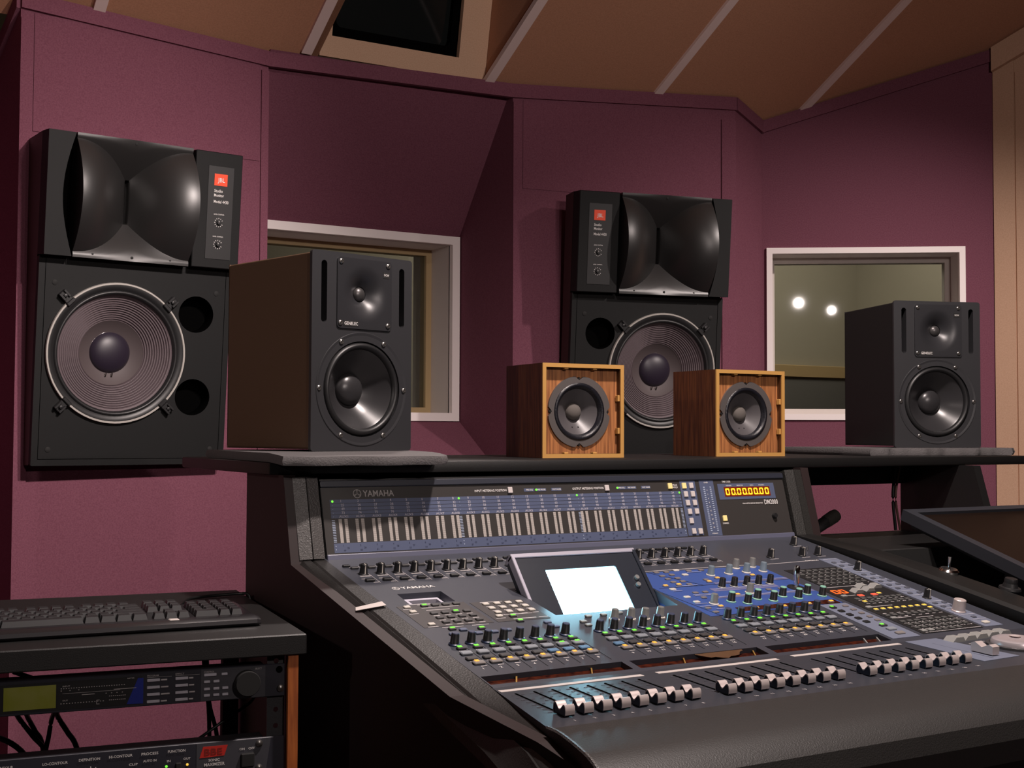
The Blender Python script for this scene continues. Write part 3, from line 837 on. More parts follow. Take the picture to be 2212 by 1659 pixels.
def edge(a, b, n): return [(a[0] + (b[0] - a[0]) * i / n, a[1] + (b[1] - a[1]) * i / n) for i in range(n)]


fl = edge((-0.075, -0.024), (0.166, -0.032), 24) + edge((0.166, -0.032), (0.185, -0.012), 3) + edge((0.185, -0.012), (0.27, 0.36), 10) + edge((0.27, 0.36), (-0.055, 0.40), 10) + edge((-0.055, 0.40), (-0.075, -0.024), 12)
fl = [(p[0], p[1] + 0.005 * math.sin(p[0] * 60)) if p[1] < 0.05 else p for p in fl]
foam('foam_pad', fl, 1.1065, 0.0130, 'dark grey foam pad under the left nearfield monitor, front edge drooping over the shelf',
     lambda p: (-0.004 * max(0, (0.045 - p[1])) / 0.07))
frp = edge((1.205, 0.130), (1.56, 0.075), 28) + edge((1.56, 0.075), (1.64, 0.12), 6) + edge((1.64, 0.12), (1.66, 0.40), 8) + edge((1.66, 0.40), (1.26, 0.45), 10) + edge((1.26, 0.45), (1.205, 0.130), 10)
frp = [(p[0], p[1] + 0.006 * math.sin(p[0] * 55) + 0.004 * math.sin(p[0] * 140)) if p[1] < 0.16 else p for p in frp]
foam('foam_pad', frp, 1.1065, 0.0145, 'grey ragged foam pad under the right nearfield monitor at the shelf end', lambda p: 0.0)

# ================================================================== DESK
Sl = R(11.308)
PB = Vector((0, 0, 0.969))
DM = frame3(PB, (1, 0, 0), (0, math.cos(Sl), math.sin(Sl)), (0, -math.sin(Sl), math.cos(Sl)))      # deck plane: x right, y up the slope
Sf = R(2.6); V0 = 0.495
FP = DM @ Vector((0, -V0, 0))
FM = frame3(FP, (1, 0, 0), (0, math.cos(Sf), math.sin(Sf)), (0, -math.sin(Sf), math.cos(Sf)))      # fader plane
Tm = R(16)
MM = frame3(PB, (1, 0, 0), (0, math.sin(Tm), math.cos(Tm)), (0, -math.cos(Tm), math.sin(Tm)))      # meter face: y up, z out


def dk(u, v, h=0.0): return DM @ T(u / 1000, -v / 1000, h / 1000)
def fk(u, v, h=0.0): return FM @ T(u / 1000, -v / 1000, h / 1000)
def mk(u, w, h=0.0): return MM @ T(u / 1000, w / 1000, h / 1000)


desk = empty('console_desk', (0, 0, 0), 'black console desk with overbridge shelf and padded edges around the mixing console', 'desk')
# left and right end panels (profile in y,z)
def deckz(v): return 0.969 - math.sin(Sl) * v
prof = [(0.187, 0.02), (0.187, 1.088), (0.030, 1.088), (-0.004, 0.964), (-0.49 * math.cos(Sl), deckz(0.49) - 0.006), (-0.66, 0.856), (-0.735, 0.846), (-0.745, 0.80), (-0.62, 0.74), (-0.60, 0.02)]
for x0, x1 in ((-0.055, -0.037), (0.930, 0.948)):
    bm = bmesh.new(); prism(bm, prof, x0, x1, axis='x'); link('end_panel', finish(bm, 'end_panel', DESKSIDE), desk)
prof2 = [(0.200, 0.02), (0.200, 1.088), (0.012, 1.088), (-0.022, 0.975), (-0.022, 0.02)]
bm = bmesh.new(); prism(bm, prof2, 1.372, 1.392, axis='x'); link('end_panel', finish(bm, 'end_panel', DESK), desk)
bm = bmesh.new(); box(bm, -0.070, 1.578, 0.046, 0.485, 1.088, 1.106, 0.003, 2); link('shelf', finish(bm, 'shelf', DESK, 30), desk)
link('rear_apron', boxm('rear_apron', (0.95, 1.372, 0.187, 0.203, 1.047, 1.088), DESK), desk)
link('rear_panel', boxm('rear_panel', (-0.037, 0.930, 0.187, 0.200, 0.02, 1.088), DESK), desk)
link('lower_rear_panel', boxm('lower_rear_panel', (0.948, 1.372, 0.187, 0.200, 0.02, 0.948), DESK), desk)
link('bay_top', boxm('bay_top', (0.948, 1.372, -0.10, 0.187, 0.930, 0.9475), DESK), desk)
link('bay_floor', boxm('bay_floor', (0.948, 1.80, -0.70, -0.10, 0.790, 0.810), BLACKM), desk)
link('bay_step', boxm('bay_step', (0.948, 1.372, -0.115, -0.10, 0.81, 0.9475), BLACKM), desk)
link('support_board', boxm('support_board', (-0.037, 0.930, -0.58, 0.187, 0.755, 0.775), BLACKM), desk)
# grained vinyl pads beside the meter bridge
for u0, u1 in ((-42, -4), (890, 929)):
    bm = bmesh.new(); um = (u0 + u1) / 2000
    a = [(u0 / 1000, 0.004), (um - 0.001, 0.0075), (um, 0.0045), (um + 0.001, 0.0075), (u1 / 1000, 0.004), (u1 / 1000, -0.012), (u0 / 1000, -0.012)]
    hexa(bm, [(p[0], 0.0, p[1]) for p in a], [(p[0], 0.119, p[1]) for p in a])
    link('vinyl_pad', finish(bm, 'vinyl_pad', VINYL if u0 < 0 else mat('dim_lit_black_vinyl', (0.030, 0.029, 0.027), 0.45, bump=(420, 0.8))), desk, MM)  # right pad is a darker copy, its weaker light put into the colour
# padded edge strips along the deck, following the slope then the fader shelf
def strip_me(secs, m, name):
    bm = bmesh.new(); rows = [[bm.verts.new(p) for p in s] for s in secs]
    for a, b in zip(rows, rows[1:]):
        for i in range(len(a)):
            j = (i + 1) % len(a); bm.faces.new((a[i], a[j], b[j], b[i]))
    bm.faces.new(rows[0][::-1]); bm.faces.new(rows[-1])
    return finish(bm, name, m, 30)


def lsec(v, uo, ui, M, hh=0.0, dr=2.0):
    um = uo + (ui - uo) * 0.46
    pr = [(uo - 2, -16 - dr), (uo - 1, -4 - dr), (uo + 4, 0.5 - dr), (um - 3, 1.5 - dr * 0.35), (um, -1.0 - dr * 0.3), (um + 3, 0.8 - dr * 0.25), (ui, 0.3), (ui, -16)]
    return [M @ Vector((a / 1000, -v / 1000, (b + hh) / 1000)) for a, b in pr]


PADV = mat('shaded_edge_vinyl', (0.020, 0.0185, 0.018), 0.40, spec=0.35, bump=(420, 0.35))  # darker vinyl copy: shade on the left pad is put into the colour
link('edge_pad', strip_me([lsec(0, -41, -3.2, DM, 0, 0), lsec(60, -43, -3.4, DM, 0, 3), lsec(200, -46, -4, DM, 0, 12), lsec(400, -52, -4.5, DM, 0, 20), lsec(490, -55, -5.5, DM, 0, 24), lsec(90, -64, -22, FM, -6, 28), lsec(165, -76, -37, FM, -9, 34), lsec(300, -96, -62, FM, -40, 40)], PADV, 'edge_pad'), desk)


def rsec(v, ui, uo, M, k=1.0):
    pr = [(ui, -14), (ui, 14 * k), (ui + 5, 19 * k), (ui + (uo - ui) * 0.5, 21.5 * k), (uo - 6, 20 * k), (uo, 14 * k), (uo + 1, -40), (ui + 10, -40)]
    return [M @ Vector((a / 1000, -v / 1000, b / 1000)) for a, b in pr]


link('edge_pad', strip_me([rsec(0, 888, 929, DM, 0.12), rsec(60, 889, 932, DM, 0.45), rsec(150, 890, 938, DM, 0.85), rsec(300, 892, 950, DM), rsec(490, 896, 965, DM), rsec(120, 900, 970, FM)], mat('black_pad_right', (0.006, 0.0058, 0.0055), 0.5), 'edge_pad'), desk)
# armrest
bm = bmesh.new(); secs = []
apr = [(0.164, 0.0), (0.20, 0.0030), (0.255, 0.0015), (0.283, -0.004), (0.300, -0.016), (0.306, -0.034), (0.300, -0.060), (0.270, -0.085), (0.18, -0.09), (0.165, -0.05)]
for u in (-0.036, 0.2, 0.5, 0.8, 1.30):
    row = []
    for k, (v, h) in enumerate(apr):
        uu = u - (0.024 * max(0, (v - 0.165)) / 0.12 if u < 0 else 0)
        row.append(FM @ Vector((uu, -v, h)))
    secs.append(row)
link('armrest', strip_me(secs, ARMV, 'armrest'), desk)
bm = bmesh.new()
pts = [FM @ Vector((-0.037 - 0.024 * max(0, (v - 0.165)) / 0.12, -v, h + 0.001)) for v, h in apr[:8]]
tube(bm, curve_pts(pts, 4), 0.0022, 6); link('piping', finish(bm, 'piping', VINYL, 50), desk)
# white strip of tape on the left pad
bm = bmesh.new(); pr = [(-41, 201), (-5, 201), (-5.5, 216), (-46, 213)]
zl = lambda a: (2.2 - 5.5 * min(1, max(0, (-5 - a) / 36.0))) / 1000 + 0.0006
hexa(bm, [(a / 1000, -b / 1000, zl(a)) for a, b in pr], [(a / 1000, -b / 1000, zl(a) + 0.0005) for a, b in pr]); link('paper_label', finish(bm, 'paper_label', TAPE), desk, DM)
# toggle and button on the right pad
tg = link('toggle_switch', lathem('toggle_switch', [(0, 0.006), (0.013, 0.006), (0.016, 0.003), (0.016, 0)], CHROME, 24), desk, dk(936, 300, 21))
bm = bmesh.new(); tube(bm, [(0, 0, 0.004), (0.001, 0.002, 0.014), (0.002, 0.003, 0.024)], [0.0022, 0.0022, 0.0034], 8); link('lever', finish(bm, 'lever', CHROME, 50), tg)
pb = link('push_button', lathem('push_button', [(0.010, 0.010), (0.012, 0.004), (0.016, 0.003), (0.017, 0)], BLACKP, 24), desk, dk(968, 392, 20))
link('plunger', lathem('plunger', [(0, 0.017), (0.009, 0.017), (0.010, 0.014), (0.010, 0.008)], BLACKP, 20), pb)

# ================================================================== MIXING CONSOLE
con = empty('mixing_console', PB, 'digital mixing console with meter bridge, blue section, lit screen and silver faders', 'mixing console')
Ci = Matrix.Translation(-PB)


def L(name, me, M): return link(name, me, con, Ci @ M)


# deck plate with card slot, display well and three scribble windows
XR = 0.886
holes = [[(0.2035, -0.292), (0.404, -0.292), (0.414, -0.222), (0.414, -0.184), (0.2035, -0.184)],
         [(0.030, -0.211), (0.097, -0.211), (0.097, -0.168), (0.032, -0.168)]]
WIN = [(-5, 191), (201, 400), (413, 616)]
for a, b in WIN[1:]: holes.append([(a / 1000, -0.486), (b / 1000, -0.486), (b / 1000, -0.4615), (a / 1000, -0.4615)])
holes.append([(-0.0020, -0.486), (0.190, -0.486), (0.190, -0.4615), (-0.0020, -0.4615)])
bm = bmesh.new(); plate(bm, [(-0.004, -0.4955), (XR, -0.4955), (XR, 0.008), (-0.003, 0.008)], holes, 0.0, 0.012, 0.012)
L('deck_panel', finish(bm, 'deck_panel', DECK), DM)
bm = bmesh.new()
plate(bm, [(-0.036, -0.166), (XR + 0.012, -0.166), (XR, 0.0), (-0.005, 0.0)], [], 0.0, 0.010)
L('fader_panel', finish(bm, 'fader_panel', FRONTD), FM)
bm = bmesh.new()
prism(bm, [(0.15, 0.960), (-0.02, 0.905), (-0.480, 0.812), (-0.560, 0.805), (-0.560, 0.778), (0.15, 0.778)], 0.0, 0.884, axis='x')
L('chassis', finish(bm, 'chassis', BLACKM), Matrix())
# deck trays: display well, card slot
bm = bmesh.new()
plate(bm, [(0.2035, -0.292), (0.414, -0.292), (0.414, -0.184), (0.2035, -0.184)], [], -0.0120, 0.0)
bm.free(); bm = bmesh.new(); lp_ = [(0.2035, -0.292), (0.404, -0.292), (0.414, -0.222), (0.414, -0.184), (0.2035, -0.184)]
va = [bm.verts.new((p[0], p[1], -0.0118)) for p in lp_]; vb = [bm.verts.new((p[0], p[1], -0.048)) for p in lp_]; bm.faces.new(vb)
for i in range(5): bm.faces.new((va[i], va[(i + 1) % 5], vb[(i + 1) % 5], vb[i]))
L('display_well', finish(bm, 'display_well', mat('deep_blue_well', (0.03, 0.06, 0.20), 0.5)), DM)
SLOTP = mat('lavender_slot_plastic', (0.50, 0.48, 0.56), 0.5)
cs = L('card_slot', boxm('card_slot', (0.029, 0.098, -0.212, -0.167, -0.0125, -0.0115), SLOTP), DM)
bm = bmesh.new(); plate(bm, [(0.036, -0.2105), (0.086, -0.2105), (0.086, -0.180), (0.036, -0.180)], [[(0.040, -0.207), (0.082, -0.207), (0.082, -0.186), (0.040, -0.186)]], -0.004, 0.007, 0.006)
link('slot_frame', finish(bm, 'slot_frame', SLOTP), cs)
link('slot_mouth', boxm('slot_mouth', (0.040, 0.082, -0.207, -0.186, -0.0112, -0.0105), BLACKV), cs)
# scribble windows
for k, (a, b) in enumerate(WIN):
    a = max(a, -2)
    sw = L('scribble_window', boxm('scribble_window', (a / 1000, b / 1000, -0.4855, -0.462, -0.0125, -0.0065), MAROON), DM)
    for u in ((38, 140) if k == 0 else (276, 387) if k == 1 else (582, 606)):
        bm = bmesh.new(); prism(bm, [((u - 8) / 1000, -0.486), ((u - 6) / 1000, -0.486), ((u + 8) / 1000, -0.462), ((u + 6) / 1000, -0.462)], -0.0065, -0.0035)
        link('reflection_bar', finish(bm, 'reflection_bar', GOLDREFL if k < 2 else PLASTG), sw)  # slanted bars stand in for reflections in the window
bm = bmesh.new()
tp = [(0.300 + 0.075 * i / 10, -0.4625 - 0.016 * math.sin(math.pi * i / 10) - 0.002 * (i % 3), -0.001) for i in range(11)]
top = [bm.verts.new((p[0], -0.4620, -0.0005)) for p in tp]; bot = [bm.verts.new(p) for p in tp]
for i in range(10): bm.faces.new((top[i], top[i + 1], bot[i + 1], bot[i]))
bmesh.ops.solidify(bm, geom=bm.faces[:], thickness=0.0006)
L('torn_label', finish(bm, 'torn_label', mat('torn_brown_tape', (0.20, 0.10, 0.045), 0.6)), DM)
# print: thin bars of any angle joined in one mesh
def bars(name, lst, m, M, z=0.0002, par=None):
    bm = bmesh.new()
    for x0, x1, y0, y1 in lst: box(bm, x0 / 1000, x1 / 1000, y0 / 1000, y1 / 1000, z, z + 0.0003)
    return tag(L(name, finish(bm, name, m), M), kind='stuff')


def lines(name, lst, wd, m, M):
    bm = bmesh.new()
    for x0, y0, x1, y1 in lst:
        d = Vector((x1 - x0, y1 - y0)); n = Vector((-d.y, d.x)).normalized() * wd / 2
        prism(bm, [((x0 + n.x) / 1000, (y0 + n.y) / 1000), ((x1 + n.x) / 1000, (y1 + n.y) / 1000), ((x1 - n.x) / 1000, (y1 - n.y) / 1000), ((x0 - n.x) / 1000, (y0 - n.y) / 1000)], 0.0001, 0.0004)
    return tag(L(name, finish(bm, name, m), M), kind='stuff')


# coloured fields
def field(name, pts, m, M, h=0.0006):
    bm = bmesh.new(); prism(bm, [(a / 1000, b / 1000) for a, b in pts], 0.0, h)
    return L(name, finish(bm, name, m), M)


field('blue_field', [(424, -149), (673, -149), (673, -337), (640, -337), (440, -345), (420, -345), (415, -200)], BLUED, DM)
for a, b, v0, v1 in ((529, 673, 213, 222), (502, 627, 238, 252), (480, 672, 273, 281)):
    field('parameter_band', [(a, -v1), (b, -v1), (b, -v0), (a, -v0)], LAV, DM, 0.0009)
field('parameter_window', [(481, -337), (668, -337), (668, -322), (481, -322)], MAROON, DM, 0.0010)
lines('blue_field_joint', [(424, -222, 673, -222), (455, -150, 505, -222), (415, -240, 436, -345)], 0.8, BLACKM, DM @ T(0, 0, 0.0006))
field('pale_field', [(815, -476), (853, -476), (854, -136), (815, -136)], LGREY, DM)
field('pale_field', [(622, -483), (675, -483), (676, -339), (624, -339)], LGREY, DM)
field('black_field', [(668, -270), (812, -270), (812, -180), (716, -180)][1:] + [(700, -180), (700, -270)], BTNK, DM)
field('black_field', [(686, -478), (808, -478), (808, -275), (686, -275)], BTNK, DM)
field('master_field', [(628, -132), (700, -128), (688, -3), (628, -3)], LGREY, FM)
lines('divider_print', [(435, -142, 660, -142), (690, -145, 800, -141)], 1.6, GPRINT, DM)

# knobs -------------------------------------------------------------
def pointer_knob():
    bm = bmesh.new()
    lathe(bm, [(0.0070, 0, 0), (0.0070, 0.0015, 0), (0.0058, 0.0022, 0), (0.0048, 0.0145, 0), (0.0042, 0.0150, 0), (0, 0.0150, 0)], 18)
    box(bm, -0.0006, 0.0006, -0.0058, 0.0, 0.0148, 0.0155, mi=1)
    vs = [(-0.0007, -0.0062, 0.002), (0.0007, -0.0062, 0.002), (0.0007, -0.0049, 0.0152), (-0.0007, -0.0049, 0.0152)]
    hexa(bm, vs, [(p[0], p[1] + 0.001, p[2]) for p in vs], 1)
    return bm


KN_GAIN = finish(pointer_knob(), 'gain_knob', [KNOBB, CREAM], 35)


def round_knob(name, top, ring, r=0.0052, h=0.0155, rb=0.0072, capm=None):
    bm = bmesh.new()
    lathe(bm, [(rb, 0, 1), (rb, 0.0018, 1), (r * 1.12, 0.0026, 1), (r * 1.06, 0.0030, 0), (r * 0.92, h - 0.001, 0), (r * 0.8, h, 2), (0, h, 2)], 18)
    return finish(bm, name, [top, ring, capm or top], 35)


KN_ENC = round_knob('encoder_knob', KNOBB, KNOBN, capm=mat('navy_knob_cap', (0.045, 0.055, 0.10), 0.45))
KN_GREY = round_knob('equaliser_knob', KNOBG, CREAM)
KN_BLUE = round_knob('equaliser_knob', KNOBGB, CREAM)
KN_BLK = round_knob('equaliser_knob', KNOBB, PLASTG, 0.0050, 0.0150, 0.0066)
KN_MINT = round_knob('equaliser_knob', KNOBB, GREENC, capm=GREENC)
# head amp rows
bmA = boxm('pad_switch', (-0.0055, 0.0055, -0.003, 0.003, 0, 0.003), BTND, 0.0006)
bmB = boxm('phantom_switch', (-0.0065, 0.0065, -0.0032, 0.0032, 0, 0.0035), BTNK, 0.0006)
gp = []; gl = []
for i in range(24):
    u = 23 + 25.9 * i
    L('gain_knob', KN_GAIN, dk(u, 77))
    L('pad_switch', bmA, dk(u - 2, 51))
    L('phantom_switch', bmB, dk(u - 4, 109))
    L('pad_switch', bmB, dk(u - 10, 40) @ Matrix.Scale(0.8, 4))
    gp += [(u - 8, u + 5, -46.5, -44.8), (u - 9, u + 9, -86, -84.6), (u - 9, u + 6, -88.8, -87.6), (u - 12, u + 2, -99, -97.6), (u - 1, u + 7, -115.5, -113.8), (u - 14, u - 3, -36.5, -35)]
    gl.append((u + 8, -40, u + 8, -118))
bars('switch_print', gp, GPRINT, DM)
lines('channel_lines', gl, 0.7, GPRINT, DM)
for u, v in ((732, 112), (837, 52), (800, 113), (835, 113), (838, 202), (836, 349)):
    L('level_knob', KN_GAIN, dk(u, v)); bars('switch_print', [(u - 8, u + 10, -v - 10, -v - 8.5)], GPRINT, DM)
L('level_knob', lathem('level_knob', [(0.0105, 0), (0.0105, 0.002), (0.0095, 0.003), (0.0090, 0.018), (0.0080, 0.019), (0, 0.019)], SILVER, 24), dk(833, 412))
bm = bmesh.new(); tube(bm, [(0, 0, 0), (0.001, 0.001, 0.008)], [0.0016, 0.0022], 8); L('toggle_switch', finish(bm, 'toggle_switch', CHROME, 50), dk(833, 90))
# joystick
js = L('joystick', lathem('joystick', [(0.014, 0), (0.013, 0.002), (0.006, 0.003), (0.0042, 0.005)], BTNK, 20), dk(650, 262))
bm = bmesh.new(); tube(bm, [(0, 0, 0.002), (0, 0.0015, 0.018), (0, 0.003, 0.030), (0, 0.0032, 0.034)], [0.0040, 0.0042, 0.0048, 0.0030], 14); link('stick', finish(bm, 'stick', CHROME, 50), js)
# equaliser section
for u, v in ((622, 155), (656, 154)): L('equaliser_knob', KN_GREY, dk(u, v))
for u, v in ((552, 180), (588, 179), (624, 178), (658, 178)): L('equaliser_knob', KN_BLUE, dk(u, v))
for u in (528, 551, 575, 598, 621): L('equaliser_knob', KN_BLK, dk(u, 236))
for u, v in ((461, 300), (554, 268)): L('equaliser_knob', KN_GREY, dk(u, v))
for u, v in ((495, 297), (515, 309), (545, 295), (565, 307), (595, 293), (615, 305), (644, 292), (663, 304)): L('equaliser_knob', KN_MINT, dk(u, v))
for u, v in ((272, 327), (297, 329), (317, 333), (342, 333)): L('display_knob', KN_GREY, dk(u, v))

# buttons -----------------------------------------------------------
def button(name, w, d, h, m, led=None, lw=0, ld=0, lx=0, ly=0):
    bm = bmesh.new(); box(bm, -w / 2000, w / 2000, -d / 2000, d / 2000, 0, h / 1000, min(w, d) / 1000 * 0.12)
    if led: box(bm, (lx - lw / 2) / 1000, (lx + lw / 2) / 1000, (ly - ld / 2) / 1000, (ly + ld / 2) / 1000, 0.001, (h + 0.7) / 1000, mi=1)
    return finish(bm, name, [m, led] if led else m)


B_AUTO = button('auto_button', 12, 6.5, 3.0, BTND, GREENL, 5.5, 4, -2.0, 1.0)
B_SEL = button('select_button', 15, 8.5, 3.4, BTNG)
B_SELL = button('select_button', 15, 8.5, 3.4, BTNG, GREENL, 6, 2.6, 0, 3.0)
B_SOLO = button('solo_button', 14, 8, 3.0, BTND)
B_SOLOB = button('solo_button', 14, 8, 3.0, mat('blue_lit_button', (0.10, 0.20, 0.33), 0.5))
B_ON = button('on_button', 15, 8.5, 3.2, BTNM, ORANGEL, 5.0, 4.2, -2.0, 2.0)
lab = []; tick = []; sep = []
blocks = ((16.0, 22.3), (224.5, 22.6), (435.0, 23.3))
ch = 0
for b, (u0, pt) in enumerate(blocks):
    vo = -3 * b / 2
    for i in range(8):
        u = u0 + pt * i; ch += 1
        L('encoder_knob', KN_ENC, dk(u + 1, 362 + vo))
        L('auto_button', B_AUTO, dk(u + 2.5, 377 + vo))
        L('select_button', B_SELL if (b == 0 and i >= 6) else B_SEL, dk(u, 394 + vo))
        L('solo_button', B_SOLOB if (b == 0 and i >= 5) or (b == 1 and i == 0) else B_SOLO, dk(u - 2, 410.5 + vo))
        L('on_button', B_ON, dk(u, 425 + vo))
        lab.append((str(ch), (u - 3) / 1000, (-443 - vo) / 1000, 0.0045, None))
        tick += [(u - 4, u + 6, -384.5 - vo, -383.3 - vo), (u - 6, u + 5, -403.2 - vo, -402.0 - vo), (u - 8, u - 1, -418.6 - vo, -417.5 - vo), (u - 2, u + 6, -434.5 - vo, -433 - vo)]
        sep.append((u + 11, -368 - vo, u + 10, -452 - vo))
bars('button_print', tick, GPRINT, DM)
lines('strip_joint', sep, 0.6, BLACKM, DM)
lettering(con, 'channel_numbers', Ci @ DM, WPRINT, lab)
# left key area
B_ACC = button('access_button', 9, 6.5, 2.6, CREAM); B_DK = button('aux_button', 10, 6.5, 2.6, BTND); B_DKG = button('aux_button', 10, 6.5, 2.6, BTND, GREENL, 6, 3.5, 0, 0)
B_BL = button('mode_button', 10, 6.5, 2.6, mat('blue_grey_button', (0.09, 0.11, 0.18), 0.5)); B_BLG = button('mode_button', 10, 6.5, 2.6, BTND, GREENL, 6, 3.5, 0, 0)
field('key_field', [(8, -300), (106, -300), (106, -217), (8, -217)], mat('brown_black_field', (0.034, 0.029, 0.030), 0.5), DM, 0.0004)
field('key_field', [(112, -300), (190, -300), (190, -222), (112, -222)], mat('brown_black_field', (0.034, 0.029, 0.030), 0.5), DM, 0.0004)
for u, v in ((20, 224), (20, 242), (22, 291), (124, 281)): L('access_button', B_ACC, dk(u, v))
for i in range(4): L('aux_button', B_DKG if i == 0 else B_DK, dk(45 + 15.5 * i, 223))
for j in range(3):
    for i in range(4): L('aux_button', B_DKG if (j == 0 and i == 2) else B_DK, dk(44 + 15.8 * i, 253 + 17 * j))
for j in range(3):
    for i in range(4): L('access_button', B_ACC, dk(130 + 17 * i, 234 + 16.8 * j))
L('mode_button', B_DKG, dk(142, 285)); L('mode_button', B_DKG, dk(142, 304)); L('mode_button', B_DKG, dk(78, 318))
for u, v in ((32, 330), (52, 318), (66, 333), (88, 333), (108, 331), (40, 312)): L('mode_button', B_BLG if (u, v) == (40, 312) else B_BL, dk(u, v))
for u, v in ((175, 317), (177, 334)): L('mode_button', B_BL, dk(u, v))
kp = []
for j in range(3):
    for i in range(4): kp += [(40 + 15.8 * i, 49 + 15.8 * i, -261.5 - 17 * j, -260 - 17 * j), (127 + 17 * i, 136 + 17 * i, -242.5 - 16.8 * j, -241 - 16.8 * j)]
kp += [(24, 58, -214.5, -213), (38, 66, -217.5, -216), (40, 74, -240, -238.5), (126, 160, -226, -224.5), (134, 176, -278, -276.4), (138, 172, -295, -293), (176, 190, -295, -293), (30, 60, -305, -303.5), (72, 96, -305, -303.5), (12, 24, -231, -229.5), (12, 25, -249, -247.5), (14, 28, -299, -297.5), (116, 130, -288.5, -287), (38, 92, -230.5, -229.2)]
bars('button_print', kp, GPRINT, DM)
# cursor keys below the screen, keys round the blue field
for u, v in ((243, 309), (268, 308), (295, 306), (224, 326), (223, 340)): L('cursor_button', button('cursor_button', 9, 6, 3, PLASTG), dk(u, v))
B_S = button('equaliser_button', 9, 6, 2.4, mat('taupe_button', (0.19, 0.165, 0.16), 0.5)); B_SO = button('equaliser_button', 9, 6, 2.4, mat('taupe_button', (0.19, 0.165, 0.16), 0.5), ORANGEL, 6, 4, 0, 0); B_SW = button('equaliser_button', 10, 6.5, 2.6, CREAM)
for u, v in ((469, 153), (487, 154), (467, 171), (487, 168), (466, 186), (485, 185), (465, 201), (483, 200), (484, 215), (529, 155), (553, 155), (527, 200), (466, 252), (484, 252), (464, 274), (485, 274), (438, 316), (438, 333), (620, 262), (596, 262)): L('equaliser_button', B_S, dk(u, v))
for u, v in ((440, 215), (465, 214), (525, 210), (551, 197), (622, 195), (462, 314), (527, 273), (562, 334), (610, 333), (655, 331), (513, 330)): L('equaliser_button', B_SO, dk(u, v))
for u, v in ((509, 149), (509, 172), (441, 231), (439, 267), (439, 289)): L('equaliser_button', B_SW, dk(u, v))
bars('button_print', [(455, 495, -221, -219.5), (436, 452, -240, -238.5), (520, 548, -163, -161.5), (455, 492, -262, -260.5), (455, 492, -266, -264.5), (430, 452, -298, -296.5), (448, 470, -323, -321.5), (535, 668, -217, -215.5), (510, 620, -246, -244.5), (490, 660, -278, -276.5), (430, 470, -309, -307.5)], mat('pale_blue_print', (0.33, 0.36, 0.55), 0.6), DM @ T(0, 0, 0.0012))
# right hand key banks
B_T = button('function_button', 8.5, 6, 2.4, mat('dark_grey_key', (0.085, 0.085, 0.083), 0.5)); B_TY = button('function_button', 8.5, 6, 2.4, mat('dark_grey_key', (0.085, 0.085, 0.083), 0.5), YELLOWL, 6.5, 4.2, 0, 1.0)
B_TR = button('function_button', 11, 7.5, 2.8, mat('dark_grey_key', (0.085, 0.085, 0.083), 0.5), REDL, 10, 6.5, 0, 0); B_TL = button('function_button', 10, 6, 2.6, PLASTG)
rp = []
for j in range(5):
    for i in range(8):
        u, v = 715 - 2.5 * j + 13.2 * i, 192 + 16 * j
        if u > 808: continue
        L('function_button', B_T, dk(u, v)); rp.append((u + 3, u + 5.5, -v - 6.5, -v - 5))
for j in range(2):
    for i in range(8):
        u, v = 709 + 12.5 * i, 330 + 16 * j
        L('function_button', B_TY if (j == 1 and i == 0) else B_T, dk(u, v)); rp.append((u - 3, u + 4, -v - 6.5, -v - 5.2))
for i in range(8):
    u = 697 + 14.2 * i
    L('function_button', B_TY, dk(u, 380)); L('function_button', B_T, dk(u - 2, 403)); rp += [(u - 3, u + 4, -396, -394.6), (u - 3, u + 4, -411, -409.6)]
L('function_button', B_TY, dk(797, 391))
for j in range(4):
    for i in range(8):
        if j > 2 and i > 5: continue
        u, v = 697 + 14.2 * i, 430 + 13 * j
        L('function_button', B_T if (j < 3 or i > 1) else B_TL, dk(u, v)); rp += [(u + 3.5, u + 6, -v - 7.5, -v - 5.5), (u - 4, u + 1, -v - 7.2, -v - 6.2)]
L('function_button', B_TR, dk(725, 321)); L('function_button', B_TR, dk(753, 321)); L('function_button', B_TY, dk(768, 317))
for u, v in ((698, 314), (696, 366), (696, 414)): L('function_button', B_TL, dk(u, v))
rp += [(704, 722, -314, -312.6), (702, 745, -366, -364.4), (702, 730, -416, -414.4), (735, 770, -421, -419.6), (702, 780, -274, -272.6), (702, 806, -476, -474.8)]
bars('button_print', rp, GPRINT, DM @ T(0, 0, 0.0007))
wedge = bmesh.new(); prism(wedge, [(-0.011, 0), (0.011, 0), (0.007, 0.0055), (-0.005, 0.0055)], -0.0075, 0.0075, axis='y'); box(wedge, -0.0006, 0.0006, -0.0070, -0.002, 0.0055, 0.0060, mi=1)
WEDGE = finish(wedge, 'cursor_wedge', [PLASTG, CREAM])
for u, v in ((739, 299), (767, 281), (766, 296), (793, 284)): L('cursor_wedge', WEDGE, dk(u, v, 0.6) @ Matrix.Scale(0.85, 4))
# small keys on the pale strips
B_P = button('monitor_button', 8, 6, 2.2, mat('slate_key', (0.085, 0.09, 0.115), 0.5))
for v in (161, 179, 228, 248, 264, 282, 300, 325, 374, 390): 
    for u in (826, 846): L('monitor_button', B_P, dk(u, v))
L('monitor_button', B_P, dk(834, 439)); L('monitor_button', button('monitor_button', 12, 8, 3, CREAM), dk(831, 463))
bars('button_print', [(820, 850, -v, -v + 1.4) for v in (143, 170, 188, 215, 239, 256, 273, 292, 314, 335, 366, 383, 398, 428, 449)], mat('pale_slate_print', (0.42, 0.43, 0.50), 0.6), DM @ T(0, 0, 0.0007))
for j, v in enumerate((355, 371, 387, 403, 418)):
    L('layer_button', button('layer_button', 10, 8, 2.4, BTNK, GREENL if j == 0 else None, 5, 3.5, -1, 2), dk(636 + j * 0.6, v)); L('layer_button', B_S, dk(662, v - 2))
